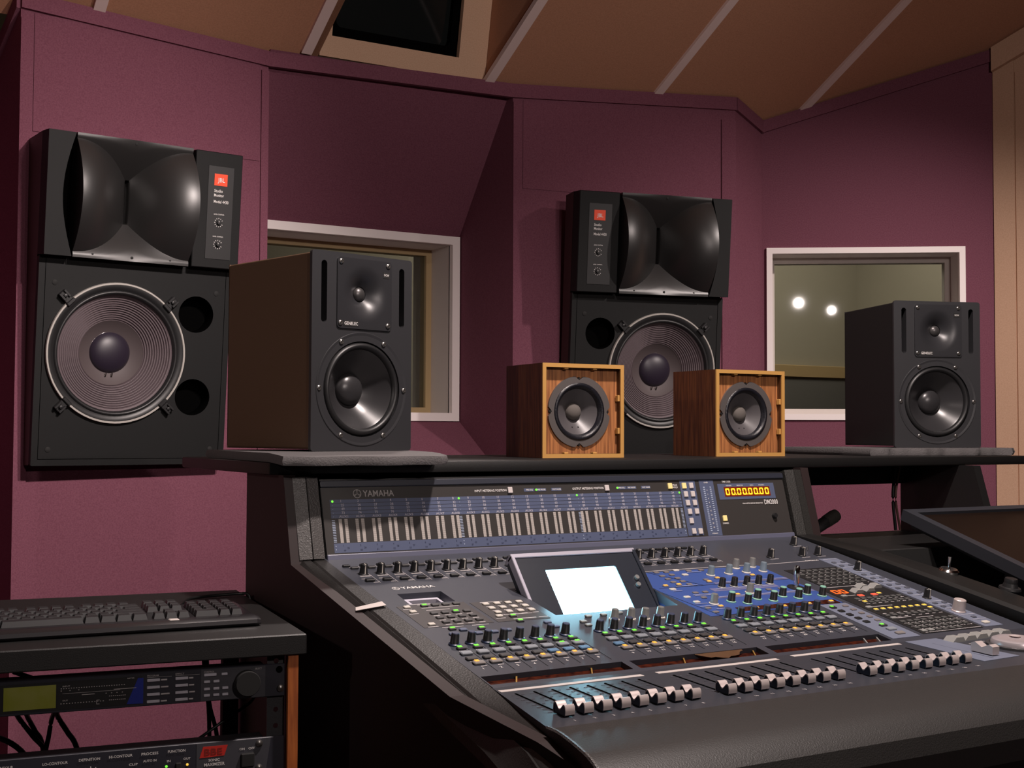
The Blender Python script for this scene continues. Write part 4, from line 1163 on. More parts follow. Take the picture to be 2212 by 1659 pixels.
L('layer_button', B_AUTO, dk(651, 437)); L('layer_button', B_SEL, dk(651, 452)); L('layer_button', button('layer_button', 15, 8, 3, BTNM), dk(651, 468))
# red segment read-out
SEG = {'0': 'abcdef'}
def seg7(bm, x, y, w, h, t, segs, z=0.0004, sl=0.10):
    P = {'a': (t * 0.5, h - t, w - t * 0.5, h), 'd': (t * 0.5, 0, w - t * 0.5, t), 'f': (0, h / 2 + t * .2, t, h - t * .4), 'e': (0, t * .4, t, h / 2 - t * .2), 'b': (w - t, h / 2 + t * .2, w, h - t * .4), 'c': (w - t, t * .4, w, h / 2 - t * .2)}
    for s in segs:
        a, b, c, d = P[s]
        prism(bm, [(x + a + b * sl, y + b), (x + c + b * sl, y + b), (x + c + d * sl, y + d), (x + a + d * sl, y + d)], z, z + 0.0003)


bm = bmesh.new()
for k in range(2): seg7(bm, 0.694 + 0.015 * k, -0.302, 0.0115, 0.016, 0.0024, 'abcdef', 0.0008)
tag(L('scene_readout', finish(bm, 'scene_readout', REDSEG), DM), kind='stuff')

# faders -------------------------------------------------------------
def fader_me():
    prof = [(-0.0142, 0.0025), (-0.0146, 0.0070), (-0.0136, 0.0115), (-0.0112, 0.0138), (-0.0080, 0.0132), (-0.0050, 0.0105), (-0.0022, 0.0080), (0.0, 0.0072)]
    prof = prof + [(-y, z) for y, z in prof[-2::-1]]
    bm = bmesh.new(); n = len(prof)
    hw = lambda y: 0.0062
    va = [bm.verts.new((-0.0062, p[0], p[1])) for p in prof]; vb = [bm.verts.new((0.0062, p[0], p[1])) for p in prof]
    wa = [bm.verts.new((-0.0062, p[0] * 0.93, p[1] - 0.0016)) for p in prof]; wb = [bm.verts.new((0.0062, p[0] * 0.93, p[1] - 0.0016)) for p in prof]
    for i in range(n - 1):
        for q, m_ in (((va[i], va[i + 1], vb[i + 1], vb[i]), 1), ((va[i], wa[i], wa[i + 1], va[i + 1]), 1), ((vb[i], vb[i + 1], wb[i + 1], wb[i]), 1)):
            bm.faces.new(q).material_index = m_
    ia = [bm.verts.new((-0.0056, v.co.y, v.co.z)) for v in wa]; ib = [bm.verts.new((0.0056, v.co.y, v.co.z)) for v in wb]
    for i in range(n - 1):
        bm.faces.new((wa[i], ia[i], ia[i + 1], wa[i + 1])); bm.faces.new((wb[i], wb[i + 1], ib[i + 1], ib[i]))
    bm.faces.new(ia); bm.faces.new(ib); bm.faces.new((ia[0], ib[0], ib[-1], ia[-1]))
    box(bm, -0.0015, 0.0015, -0.006, 0.006, 0.0, 0.003)
    return finish(bm, 'fader_cap', [NAVY, SILVER], 40)


FADER = fader_me()
SLOT = boxm('fader_slot', (-0.0011, 0.0011, -0.118, -0.020, 0.0001, 0.0006), BLACKV)
fu = []
for a, pt in ((5.0, 23.2), (217, 23.4), (432, 23.7)): fu += [a + pt * i for i in range(8)]
fp = []; fn = []
for i, u in enumerate(fu):
    L('fader_slot', SLOT, fk(u, 12))
    L('fader_cap', FADER, fk(u + 1, 126 - 5 * (i / 23)) @ Matrix.Diagonal((0.92, 0.80, 0.90, 1)))
    for k in range(9):
        v = 38 + 10.5 * k; fp.append((u - 9, u - 4, -v - 0.8, -v))
        if k % 2 == 0: fp.append((u + 4, u + 7, -v - 0.8, -v))
    fn.append((str(i + 1), (u - 2) / 1000, (-152 + 4 * (i / 23)) / 1000, 0.0042, None))
bars('fader_scale_print', fp, mat('dim_print', (0.13, 0.13, 0.15), 0.6), FM)
lettering(con, 'fader_numbers', Ci @ FM, GPRINT, fn)
L('fader_slot', SLOT, fk(655, 6)); L('fader_cap', finish((lambda b: (prism(b, [(-0.017, 0.002), (-0.017, 0.012), (-0.011, 0.0145), (0, 0.009), (0.011, 0.0145), (0.017, 0.012), (0.017, 0.002)], -0.0064, 0.0064, axis='x'), b)[1])(bmesh.new()), 'fader_cap', SILVER), fk(668, 100))
for a, b, v in ((-6, 184, 17), (206, 392, 15), (421, 612, 9)):
    bm = bmesh.new(); box(bm, a / 1000, b / 1000, -(v + 4) / 1000, -(v - 4) / 1000, 0.0, 0.0004); L('tape_strip', finish(bm, 'tape_strip', TAPE), FM)
# transport keys and jog wheel
for k in range(5): L('transport_key', WEDGE, fk(699 + 26 * k, 25 - 2 * k) @ Matrix.Scale(1.15, 4))
L('transport_key', WEDGE, fk(770, 50) @ Matrix.Scale(1.15, 4))
bars('button_print', [(700 + 14 * k, 708 + 14 * k, -49 + 2 * k, -47.5 + 2 * k) for k in range(5)], GPRINT, FM)
jw = L('jog_wheel', lathem('jog_wheel', [(0.034, 0), (0.034, 0.006), (0.0325, 0.009), (0.029, 0.0105), (0.022, 0.0098), (0.010, 0.009), (0, 0.009)], mat('silver_jog', (0.62, 0.56, 0.58), 0.32, metal=0.5), 48), fk(752, 84))
link('finger_dimple', lathem('finger_dimple', [(0.0075, 0.0008), (0.006, 0.0004), (0.003, -0.0008), (0, -0.0012)], SILVER, 20), jw, T(0.010, 0.012, 0.0102))
link('scrub_ring', lathem('scrub_ring', [(0.040, 0.0), (0.040, 0.003), (0.036, 0.004), (0.0345, 0.002)], BTND, 48), jw)
# lettering on the deck
lettering(con, 'maker_lettering', Ci @ DM, WPRINT, [('YAMAHA', 0.048, -0.150, 0.0085, 0.050), ('DM2000', 0.783, -0.143, 0.005, 0.028)])
def maker_mark(M, x, y, r, m):
    bm = bmesh.new()
    lathe(bm, [(r * 0.86, 0), (r * 0.86, 0.0004), (r, 0.0004), (r, 0)], 28, M=T(x, y, 0.0001))
    for k in range(3):
        for s in (-1, 1):
            a = R(90 + 120 * k); d = Vector((math.cos(a), math.sin(a))); p = Vector((-d.y, d.x)) * s * r * 0.12
            c = Vector((x, y)); q = [c + p * 0.4, c + d * r * 0.86 + p * 1.4, c + d * r * 0.86 + p * 0.5, c + p * 0.05]
            prism(bm, [(v.x, v.y) for v in q], 0.0001, 0.0005)
        a = R(90 + 120 * k)
    return tag(L('maker_emblem', finish(bm, 'maker_emblem', m), M), kind='stuff')


maker_mark(DM, 0.0405, -0.146, 0.0055, WPRINT)

# tilted display slab ------------------------------------------------
al = R(38)
Vd = DM.to_3x3() @ Vector((0, -1, 0)); Nd = DM.to_3x3() @ Vector((0, 0, 1))
dd = math.cos(al) * Vd - math.sin(al) * Nd; nd = math.sin(al) * Vd + math.cos(al) * Nd
MD = frame3(DM @ Vector((0.204, -0.165, 0.0425)), (1, 0, 0), -dd, nd)
bm = bmesh.new()
plate(bm, [(0.0, -0.112), (0.208, -0.112), (0.208, 0.0), (0.0, 0.0)], [[(0.045, -0.101), (0.164, -0.101), (0.164, -0.026), (0.045, -0.026)]], 0.0, 0.019, 0.002)
box(bm, 0.0005, 0.2075, -0.1115, -0.0005, -0.019, -0.016)
ds = L('display', finish(bm, 'display', DISPB), MD)
link('lit_screen', boxm('lit_screen', (0.0455, 0.1635, -0.1005, -0.0265, -0.0035, -0.0015), SCREEN), ds)
bm = bmesh.new()
box(bm, -0.002, 0.209, -0.004, 0.003, -0.017, 0.002, 0.0008); box(bm, -0.002, 0.0035, -0.112, 0.0, -0.010, 0.0025, 0.0008)
link('display_rim', finish(bm, 'display_rim', DISPE), ds)
bm = bmesh.new(); box(bm, 0.2035, 0.2095, -0.112, 0.0, -0.012, 0.0022, 0.0008); link('display_rim', finish(bm, 'display_rim', DISPB), ds)
for x, y in ((0.190, -0.049), (0.187, -0.061)): link('contrast_knob', lathem('contrast_knob', [(0, 0.004), (0.0035, 0.004), (0.004, 0)], KNOBG, 14), ds, T(x, y, 0))

# meter bridge --------------------------------------------------------
bm = bmesh.new()
a = [(0.000, -0.003), (-0.0, 0.120)]
prism(bm, [(0.003, -0.004), (0.0325, 0.112), (0.150, 0.112), (0.150, -0.004)], 0.0005, 0.8855, axis='x')
mb = L('meter_bridge', finish(bm, 'meter_bridge', BLACKP), Matrix.Translation(PB))


def ML(name, me, M): return link(name, me, mb, Ci_mb @ M)


Ci_mb = (Matrix.Translation(PB)).inverted()
def mfield(name, u0, u1, w0, w1, m, h0=0.0, h=0.0006):
    return ML(name, boxm(name, (u0 / 1000, u1 / 1000, w0 / 1000, w1 / 1000, h0, h0 + h), m), MM)


mfield('face', 1, 885, 6, 104, MBFACE, -0.002, 0.002)
bm = bmesh.new(); box(bm, 0.0, 0.886, -0.0035, 0.006, -0.004, 0.0035, 0.0015, 2); ML('lower_bezel', finish(bm, 'lower_bezel', mat('lower_bezel_slate', (0.115, 0.12, 0.175), 0.35)), MM)
bm = bmesh.new(); box(bm, 0.0, 0.886, 0.1042, 0.114, -0.004, 0.0030, 0.001); ML('upper_bezel', finish(bm, 'upper_bezel', MBBEZ), MM)
for w0, w1 in ((58.6, 63.6), (64.2, 69), (69.6, 74.6), (75.2, 80.2), (80.8, 86)): mfield('blue_row', 13, 650, w0, w1, MBBLUE, 0.0, 0.0003)
mfield('blue_row', 13, 650, 8, 22, MBBLUE, 0.0, 0.0003)
mfield('blue_column', 652, 685, 9, 104, MBBLUE, 0.0, 0.0003)
mfield('blue_column', 694, 725, 7, 104, MBBLUE, 0.0, 0.0003)
fr_ = mfield('timecode_frame', 733, 861, 69, 97, MBBLUE, 0.0, 0.0006)
mfield('timecode_window', 746, 850, 74, 91, AMBBG, 0.0006, 0.0004)
bm = bmesh.new()
for k in range(8):
    x = 0.7485 + 0.0126 * k + 0.0004 * (k // 2)
    seg7(bm, x, 0.0765, 0.0088, 0.0120, 0.0022, 'abcdef', 0.0011, 0.0)
    if k in (1, 3, 5): box(bm, x + 0.0098, x + 0.0116, 0.0765, 0.0785, 0.0011, 0.0014)
tag(ML('timecode_digits', finish(bm, 'timecode_digits', AMBSEG), MM), kind='stuff')
bar_me = bmesh.new()
for k in range(12): box(bar_me, -0.0025, 0.0025, 0.0225 + 0.0029 * k, 0.0225 + 0.0029 * k + 0.0027, 0.0001, 0.0007)
BAR = finish(bar_me, 'meter_bar', MBAR)
tx = []; rowsw = (82, 76, 70.4, 64.6, 59.2)
names5 = ['AUX%d' % k for k in range(1, 9)] + ['AUX%d' % k for k in range(1, 13)][:8] + ['AUX9', 'AUX10', 'AUX11', 'AUX12', 'MTRX1', 'MTRX2', 'MTRX3', 'MTRX4']
lowt = []
for i in range(1, 25):
    u = 26.15 * i
    ML('meter_bar', BAR, MM @ T(u / 1000, 0, 0)); ML('meter_bar', BAR, MM @ T((u + 9) / 1000, 0, 0))
    for r_, s in enumerate((str(i), str(i + 24), str(i + 48), str(i + 72))): tx.append((s, (u + 3.5) / 1000, rowsw[r_] / 1000, 0.0037, None))
    tx.append((names5[i - 1], (u - 1) / 1000, rowsw[4] / 1000, 0.0034, 0.014))
    lowt += [(str(i), (u + 1) / 1000, 0.017, 0.0026, None), (str(i + 24), (u + 7) / 1000, 0.0135, 0.0026, None), (str(i + 48), (u + 1) / 1000, 0.0100, 0.0026, None)]
lettering(mb, 'meter_numbers', Ci_mb @ MM, mat('pale_lilac_print', (0.48, 0.46, 0.52), 0.5), tx, 0.0006)
lettering(mb, 'meter_numbers', Ci_mb @ MM, mat('dark_blue_print', (0.03, 0.04, 0.09), 0.5), lowt, 0.0006)
bm = bmesh.new()
for u in (15, 223, 440, 646):
    for k in range(14): box(bm, (u - 1.8) / 1000, (u + 3) / 1000, 0.0235 + 0.0024 * k, 0.0235 + 0.0024 * k + 0.0011, 0.0002, 0.0006)
    for k in range(2): box(bm, u / 1000, (u + 1.5) / 1000, 0.012 + 0.005 * k, 0.0135 + 0.005 * k, 0.0004, 0.0007)
    for k in range(4): box(bm, (u + 1) / 1000, (u + 1.9) / 1000, (rowsw[k + 1] + 1) / 1000, (rowsw[k + 1] + 2) / 1000, 0.0004, 0.0007)
for s in (-1, 1):
    for k in range(22): box(bm, (709.5 + s * 7 - 1.8) / 1000, (709.5 + s * 7 + 1.8) / 1000, 0.015 + 0.0036 * k, 0.0168 + 0.0036 * k, 0.0004, 0.0008)
tag(ML('meter_scales', finish(bm, 'meter_scales', mat('pale_blue_scale', (0.36, 0.42, 0.55), 0.5)), MM), kind='stuff')
LED_ME = lathem('status_led', [(0, 0.0012), (0.0015, 0.001), (0.0020, 0.0)], GREENL, 12)
for u in (17, 224, 440, 648): ML('status_led', LED_ME, MM @ T(u / 1000, 0.0835, 0))
bw = boxm('bridge_button', (-0.0042, 0.0042, -0.0048, 0.0048, 0, 0.003), mat('white_bridge_button', (0.62, 0.56, 0.54), 0.5), 0.0006)
by = boxm('bridge_button', (-0.0042, 0.0042, -0.0048, 0.0048, 0, 0.003), mat('lit_cream_button', (0.7, 0.55, 0.25), 0.5, emit=((1.0, 0.75, 0.25), 0.35)), 0.0006)
for u, w, y_ in ((316, 94, 0), (500, 94, 0), (630, 95, 1), (660, 95, 1), (675, 95, 0), (660.5, 80, 0), (675.5, 80, 0), (661.5, 65, 0), (676.5, 65, 0), (662.5, 50, 0), (677.5, 50, 0), (662.5, 34, 0), (664, 16, 0), (678, 15.5, 0), (736, 36, 1)):
    ML('bridge_button', by if y_ else bw, MM @ T(u / 1000, w / 1000, 0))
for u, led in ((342, 0), (364, 1), (393, 0), (521, 1), (541, 0), (570, 0)):
    ML('legend_box', boxm('legend_box', ((u) / 1000, (u + 19) / 1000, 0.0915, 0.0965, 0.0, 0.0004), MBBLUE), MM)
    if led: ML('status_led', LED_ME, MM @ T((u + 1) / 1000, 0.094, 0))
lettering(mb, 'bridge_lettering', Ci_mb @ MM, WPRINT, [('INPUT METERING POSITION', 0.253, 0.0925, 0.0036, 0.057), ('OUTPUT METERING POSITION', 0.433, 0.0925, 0.0036, 0.061), ('PRE EQ', 0.346, 0.0928, 0.0024, 0.012), ('PRE FADER', 0.367, 0.0928, 0.0024, 0.015), ('POST FADER', 0.395, 0.0928, 0.0024, 0.016),
    ('PRE EQ', 0.524, 0.0928, 0.0024, 0.012), ('PRE FADER', 0.543, 0.0928, 0.0024, 0.015), ('POST FADER', 0.572, 0.0928, 0.0024, 0.016), ('PEAK', 0.636, 0.0952, 0.0030, 0.010), ('HOLD', 0.636, 0.0912, 0.0030, 0.010),
    ('TIME CODE', 0.744, 0.0990, 0.0032, 0.019), ('HOURS', 0.752, 0.0925, 0.0020, 0.012), ('MINUTES', 0.776, 0.0925, 0.0020, 0.014), ('SEC', 0.806, 0.0925, 0.0020, 0.008), ('FRAMES', 0.826, 0.0925, 0.0020, 0.013), ('PEAK METER BRIDGE MB2000 FOR', 0.782, 0.0598, 0.0024, 0.046), ('DM2000', 0.832, 0.0585, 0.0085, 0.031), ('DIMMER', 0.730, 0.0262, 0.0028, 0.013), ('OVER', 0.704, 0.0985, 0.0026, 0.009), ('STEREO', 0.703, 0.0095, 0.0024, 0.012)] +
    [(s, 0.7075, (85 - 3.6 * 2 * k) / 1000, 0.0024, None) for k, s in enumerate(('0', '3', '6', '9', '12', '15', '18', '24', '30', '40'))], 0.0009)
lettering(mb, 'maker_lettering', Ci_mb @ MM, mat('silver_grey_print', (0.34, 0.32, 0.31), 0.4, metal=0.3), [('YAMAHA', 0.066, 0.0895, 0.0095, 0.050)], 0.0006)
em = maker_mark(MM, 0.0570, 0.0942, 0.0065, MATS['silver_grey_print'])
sc = ML('lock_screw', lathem('lock_screw', [(0, 0.006), (0.004, 0.006), (0.005, 0.003), (0.005, 0.0)], BLACKP, 16), MM @ T(0.8485, 0.037, 0))

# ================================================================== RIGHT BAY: MICROPHONE, CABLES, LCD
md = Vector((0.057, 0.0, 0.026)).normalized(); q = md.to_track_quat('Z', 'Y').to_matrix().to_4x4()
mic = empty('microphone', Matrix.Translation((1.036, 0.115, 0.9625)) @ q, 'short black microphone lying tilted behind the meter bridge post', 'microphone')
link('body', lathem('body', [(0, -0.055), (0.0100, -0.055), (0.0115, -0.04), (0.0118, 0.040), (0.0115, 0.042)], BLACKP, 24), mic)
link('grille', lathem('grille', [(0.0105, 0.042), (0.0125, 0.044), (0.0130, 0.066), (0.0115, 0.074), (0.007, 0.0765), (0, 0.077)], mat('black_mesh_grille', (0.020, 0.017, 0.014), 0.7, bump=(900, 1.0)), 24), mic)
for dx, r in ((0.0, 0.0035), (0.013, 0.0025)):
    bm = bmesh.new(); tube(bm, curve_pts([(1.335 + dx, 0.178, 1.085), (1.328 + dx * 0.6, 0.180, 1.02), (1.333 + dx, 0.178, 0.951)]), r, 8)
    o = link('cable', finish(bm, 'cable', CABLE if dx == 0 else mat('brown_cable', (0.10, 0.045, 0.035), 0.5), 60))
    tag(o, 'thicker black cable hanging behind the desk bay under the shelf' if dx == 0 else 'thin brownish cable hanging beside the thicker black one under the shelf', 'cable')
sl2 = R(17.7)
LM = frame3((1.089, -0.065, 1.0135), (1, 0, 0), (0, math.cos(sl2), math.sin(sl2)), (0, -math.sin(sl2), math.cos(sl2)))
lcd = empty('computer_monitor', LM, 'flat computer monitor lying back with dark screen in the right bay', 'monitor')
bm = bmesh.new(); plate(bm, [(0, -0.40), (0.52, -0.40), (0.52, 0), (0, 0)], [[(0.020, -0.376), (0.50, -0.376), (0.50, -0.017), (0.020, -0.017)]], 0.0, 0.020, 0.006)
link('bezel', finish(bm, 'bezel', LCDB), lcd)
link('screen', boxm('screen', (0.019, 0.501, -0.377, -0.016, -0.007, -0.0055), LCDS), lcd)
link('back_cover', boxm('back_cover', (0.012, 0.508, -0.388, -0.012, -0.030, -0.019), LCDB, 0.004), lcd)
bm = bmesh.new(); prism(bm, [(-0.22, -0.030), (-0.10, -0.030), (-0.12, -0.1742), (-0.22, -0.1424)], 0.18, 0.36, axis='x'); link('stand', finish(bm, 'stand', LCDB), lcd)

# ================================================================== RACK TABLE ON THE LEFT
ry = R(-8)
RM = frame3((-0.120, -0.232, 0.905), (math.cos(ry), math.sin(ry), 0), (-math.sin(ry), math.cos(ry), 0), (0, 0, 1))   # x right, y back, z up; top front right corner
rack = empty('rack_table', RM, 'low black rack table with cherry wood side edges left of the console', 'rack')
RW = 0.505
bm = bmesh.new(); box(bm, -RW - 0.02, 0.0, 0.0, 0.462, -0.025, 0.0, 0.0015); link('table_top', finish(bm, 'table_top', DESK), rack)
for x0 in (-0.0215, -RW + 0.0005):
    sp = link('side_panel', boxm('side_panel', (x0, x0 + 0.0120, 0.012, 0.40, -0.88, -0.0255), DESKSIDE), rack)
    link('wood_edge', boxm('wood_edge', (x0 - 0.0002, x0 + 0.0122, 0.004, 0.0118, -0.88, -0.0255), CHERRY), sp)
for x0 in (-0.044, -RW + 0.0135):
    bm = bmesh.new(); plate(bm, [(x0, -0.88), (x0 + 0.021, -0.88), (x0 + 0.021, -0.027), (x0, -0.027)], [circ(x0 + 0.011, -0.034 - 0.0195 * k, 0.0032, 10) for k in range(10)], 0.0, 0.002, 0.002)
    link('rack_rail', finish(bm, 'rack_rail', RACKM), rack, Matrix.Translation((0, 0.020, 0)) @ Matrix.Rotation(R(90), 4, 'X'))
link('rear_upright', boxm('rear_upright', (-0.048, -0.026, 0.30, 0.32, -0.88, -0.026), BLACKM), rack)
link('rear_upright', boxm('rear_upright', (-RW + 0.015, -RW + 0.035, 0.30, 0.32, -0.88, -0.026), BLACKM), rack)
RF = Matrix.Rotation(R(90), 4, 'X')      # face frame: x right, y up, z to the front


def unit(name, z0, z1, label, dep, face, cat, off=0.016):
    root = empty(name, RM @ Matrix.Translation((0, off, 0)) @ RF, label, cat)
    x0, x1 = -RW + 0.014, -0.0235
    bm = bmesh.new(); box(bm, x0, x1, z0, z1, -0.002, 0.002, 0.0008); fp_ = link('front_panel', finish(bm, 'front_panel', face), root)
    link('chassis', boxm('chassis', (x0 + 0.024, x1 - 0.024, z0 + 0.001, z1 - 0.001, -dep, -0.0022), RACKM), root)
    return root, fp_


fx, fpn = unit('effects_processor', -0.0755, -0.0365, 'slim rack effects processor with green display and large black dial', 0.030, RACKF, 'audio processor')
link('display_window', boxm('display_window', (-0.352, -0.192, -0.0725, -0.0405, 0.002, 0.0024), BTNK), fpn)
link('lcd', boxm('lcd', (-0.3415, -0.2860, -0.0695, -0.0435, 0.0024, 0.0032), LCDG), fpn)
bm = bmesh.new(); prism(bm, [(-0.2085, -0.0715), (-0.190, -0.0720), (-0.190, -0.0425), (-0.196, -0.0420)], 0.0024, 0.0028); link('blue_wedge', finish(bm, 'blue_wedge', BLUEW), fpn)
link('end_plate', boxm('end_plate', (-0.124, -0.0475, -0.0745, -0.0375, 0.002, 0.0026), RACKG), fpn)
bt = boxm('program_button', (0, 0.0145, 0, 0.0032, 0, 0.0018), RACKB, 0.0004); bs = boxm('program_button', (0, 0.0070, 0, 0.0030, 0, 0.0018), RACKB, 0.0004)
for k in range(4):
    for x in (-0.1858, -0.1535): link('program_button', bt, fpn, T(x, -0.0475 - 0.0082 * k, 0.002))
link('program_button', bt, fpn, T(-0.1205, -0.0455, 0.0026))
for x, y_ in ((-0.1205, -0.0535), (-0.1095, -0.0535), (-0.1205, -0.0620), (-0.1095, -0.0620), (-0.0990, -0.0620), (-0.1205, -0.0695), (-0.1095, -0.0695), (-0.0990, -0.0695), (-0.1000, -0.0455)): link('program_button', bs, fpn, T(x, y_, 0.0026))
link('dial', lathem('dial', [(0.0150, 0), (0.0150, 0.011), (0.0142, 0.0125), (0.0, 0.0125)], BLACKM, 36), fpn, T(-0.0700, -0.0560, 0.0026))
bm = bmesh.new()
def dots(x0, x1, y0, n, sl_=0.0):
    for k in range(n):
        x = x0 + (x1 - x0) * k / max(1, n - 1); box(bm, x, x + 0.0012, y0 + sl_ * k, y0 + 0.0008 + sl_ * k, 0.0024, 0.0027)
dots(-0.281, -0.212, -0.0490, 26); dots(-0.281, -0.235, -0.0660, 16); dots(-0.281, -0.262, -0.0515, 3); dots(-0.228, -0.211, -0.0610, 9); dots(-0.228, -0.211, -0.0655, 9); dots(-0.232, -0.214, -0.0575, 4)
box(bm, -0.279, -0.216, -0.0545, -0.0542, 0.0024, 0.0026); box(bm, -0.223, -0.198, -0.0535, -0.0529, 0.0024, 0.0029); box(bm, -0.258, -0.244, -0.0572, -0.0566, 0.0024, 0.0027)
for x in (-0.242,): box(bm, x, x + 0.0035, -0.0645, -0.0640, 0.0024, 0.0027); box(bm, x, x + 0.0006, -0.0690, -0.0640, 0.0024, 0.0027); box(bm, x, x + 0.0035, -0.0690, -0.0685, 0.0024, 0.0027)
for x in (-0.1858, -0.1535): box(bm, x, x + 0.028, -0.0428, -0.0425, 0.0021, 0.0024)
for k in range(4):
    for x, w_ in ((-0.1700, 0.010), (-0.1378, 0.007)): box(bm, x, x + w_ * (0.7 + 0.3 * ((k * 7) % 3) / 2), -0.0470 - 0.0082 * k, -0.0454 - 0.0082 * k, 0.0020, 0.0024)
tag(link('panel_print', finish(bm, 'panel_print', GPRINT), fpn), kind='stuff')
lettering(fpn, 'panel_lettering', None, GPRINT, [('INPUT', -0.279, -0.0468, 0.0016, 0.008), ('OUT', -0.279, -0.0630, 0.0016, 0.006), ('METER', -0.208, -0.0425, 0.0014, 0.008), ('PROGRAM', -0.1858, -0.0415, 0.0020, 0.013), ('EFFECT', -0.1535, -0.0415, 0.0020, 0.010), ('CONTROL', -0.1205, -0.0415, 0.0020, 0.012), ('SELECT', -0.0600, -0.0415, 0.0020, 0.008)], 0.0030)
rs = lathem('screw', [(0, 0.0035), (0.002, 0.0032), (0.0042, 0.002), (0.0045, 0)], SCREW, 16)
link('screw', rs, fpn, T(-0.0290, -0.0660, 0.002)); link('screw_hole', lathem('screw_hole', [(0, 0.0004), (0.0040, 0.0004), (0.0042, 0)], BLACKV, 16), fpn, T(-0.0305, -0.0435, 0.002))

mxz, fpn = unit('sound_maximizer', -0.166, -0.1235, 'black rack maximizer with white lettering and red emblem at the bottom left', 0.032, RACKF, 'audio processor')
bm = bmesh.new(); prism(bm, [(-0.128, -0.1655), (-0.046, -0.1655), (-0.040, -0.1245), (-0.128, -0.1245)], 0.002, 0.0024); link('end_plate', finish(bm, 'end_plate', RACKG), fpn)
bm = bmesh.new(); prism(bm, [(-0.1245, -0.1415), (-0.0955, -0.1405), (-0.0915, -0.1285), (-0.1205, -0.1285)], 0.0024, 0.0028); link('emblem', finish(bm, 'emblem', REDP), fpn)
lettering(fpn, 'emblem_lettering', None, mat('dark_red_print', (0.20, 0.010, 0.006), 0.6), [('BBE', -0.1190, -0.1385, 0.0075, 0.021)], 0.0031)
lettering(fpn, 'panel_lettering', None, WPRINT, [('LO-CONTOUR', -0.3560, -0.1335, 0.0030, 0.026), ('LO-CONTOUR', -0.2990, -0.1335, 0.0030, 0.027), ('DEFINITION', -0.2600, -0.1325, 0.0030, 0.023), ('HI-CONTOUR', -0.2270, -0.1320, 0.0030, 0.026), ('PROCESS', -0.1910, -0.1320, 0.0030, 0.019), ('FUNCTION', -0.1610, -0.1318, 0.0030, 0.020),
    ('AUTO IN', -0.1890, -0.1400, 0.0026, 0.015), ('IN', -0.1620, -0.1425, 0.0026, 0.004), ('OUT', -0.1430, -0.1415, 0.0026, 0.008), ('CLIP', -0.2050, -0.1425, 0.0026, 0.010), ('SONIC', -0.1140, -0.1462, 0.0030, 0.013), ('MAXIMIZER', -0.1190, -0.1515, 0.0036, 0.024), ('ON', -0.0775, -0.1362, 0.0026, 0.006), ('OFF', -0.0670, -0.1362, 0.0026, 0.008)], 0.0030)
for x in (-0.335, -0.285, -0.247): 
    kb = link('knob', lathem('knob', [(0.0075, 0), (0.0070, 0.010), (0.0060, 0.011), (0, 0.011)], BLACKP, 20), fpn, T(x, -0.1515, 0.002))
    bm = bmesh.new()
    for k in range(11):
        box(bm, -0.0005, 0.0005, 0.0095, 0.0120, 0, 0.0004, M=Matrix.Rotation(R(-140 + 28 * k), 4, 'Z'))
    tag(link('dial_marks', finish(bm, 'dial_marks', WPRINT), kb), kind='stuff')
link('power_switch', boxm('power_switch', (-0.0760, -0.0600, -0.1560, -0.1400, 0.002, 0.007), BLACKM, 0.001), fpn)
for x, m_ in ((-0.1625, GREENL), (-0.1385, YELLOWL)): link('indicator', lathem('indicator', [(0, 0.002), (0.0012, 0.0015), (0.0016, 0)], m_, 10), fpn, T(x, -0.1475, 0.002))
link('function_switch', boxm('function_switch', (-0.1520, -0.1460, -0.1520, -0.1440, 0.002, 0.006), BLACKM, 0.0006), fpn)
link('screw', rs, fpn, T(-0.0540, -0.1300, 0.002)); link('screw', rs, fpn, T(-0.0540, -0.1590, 0.002))

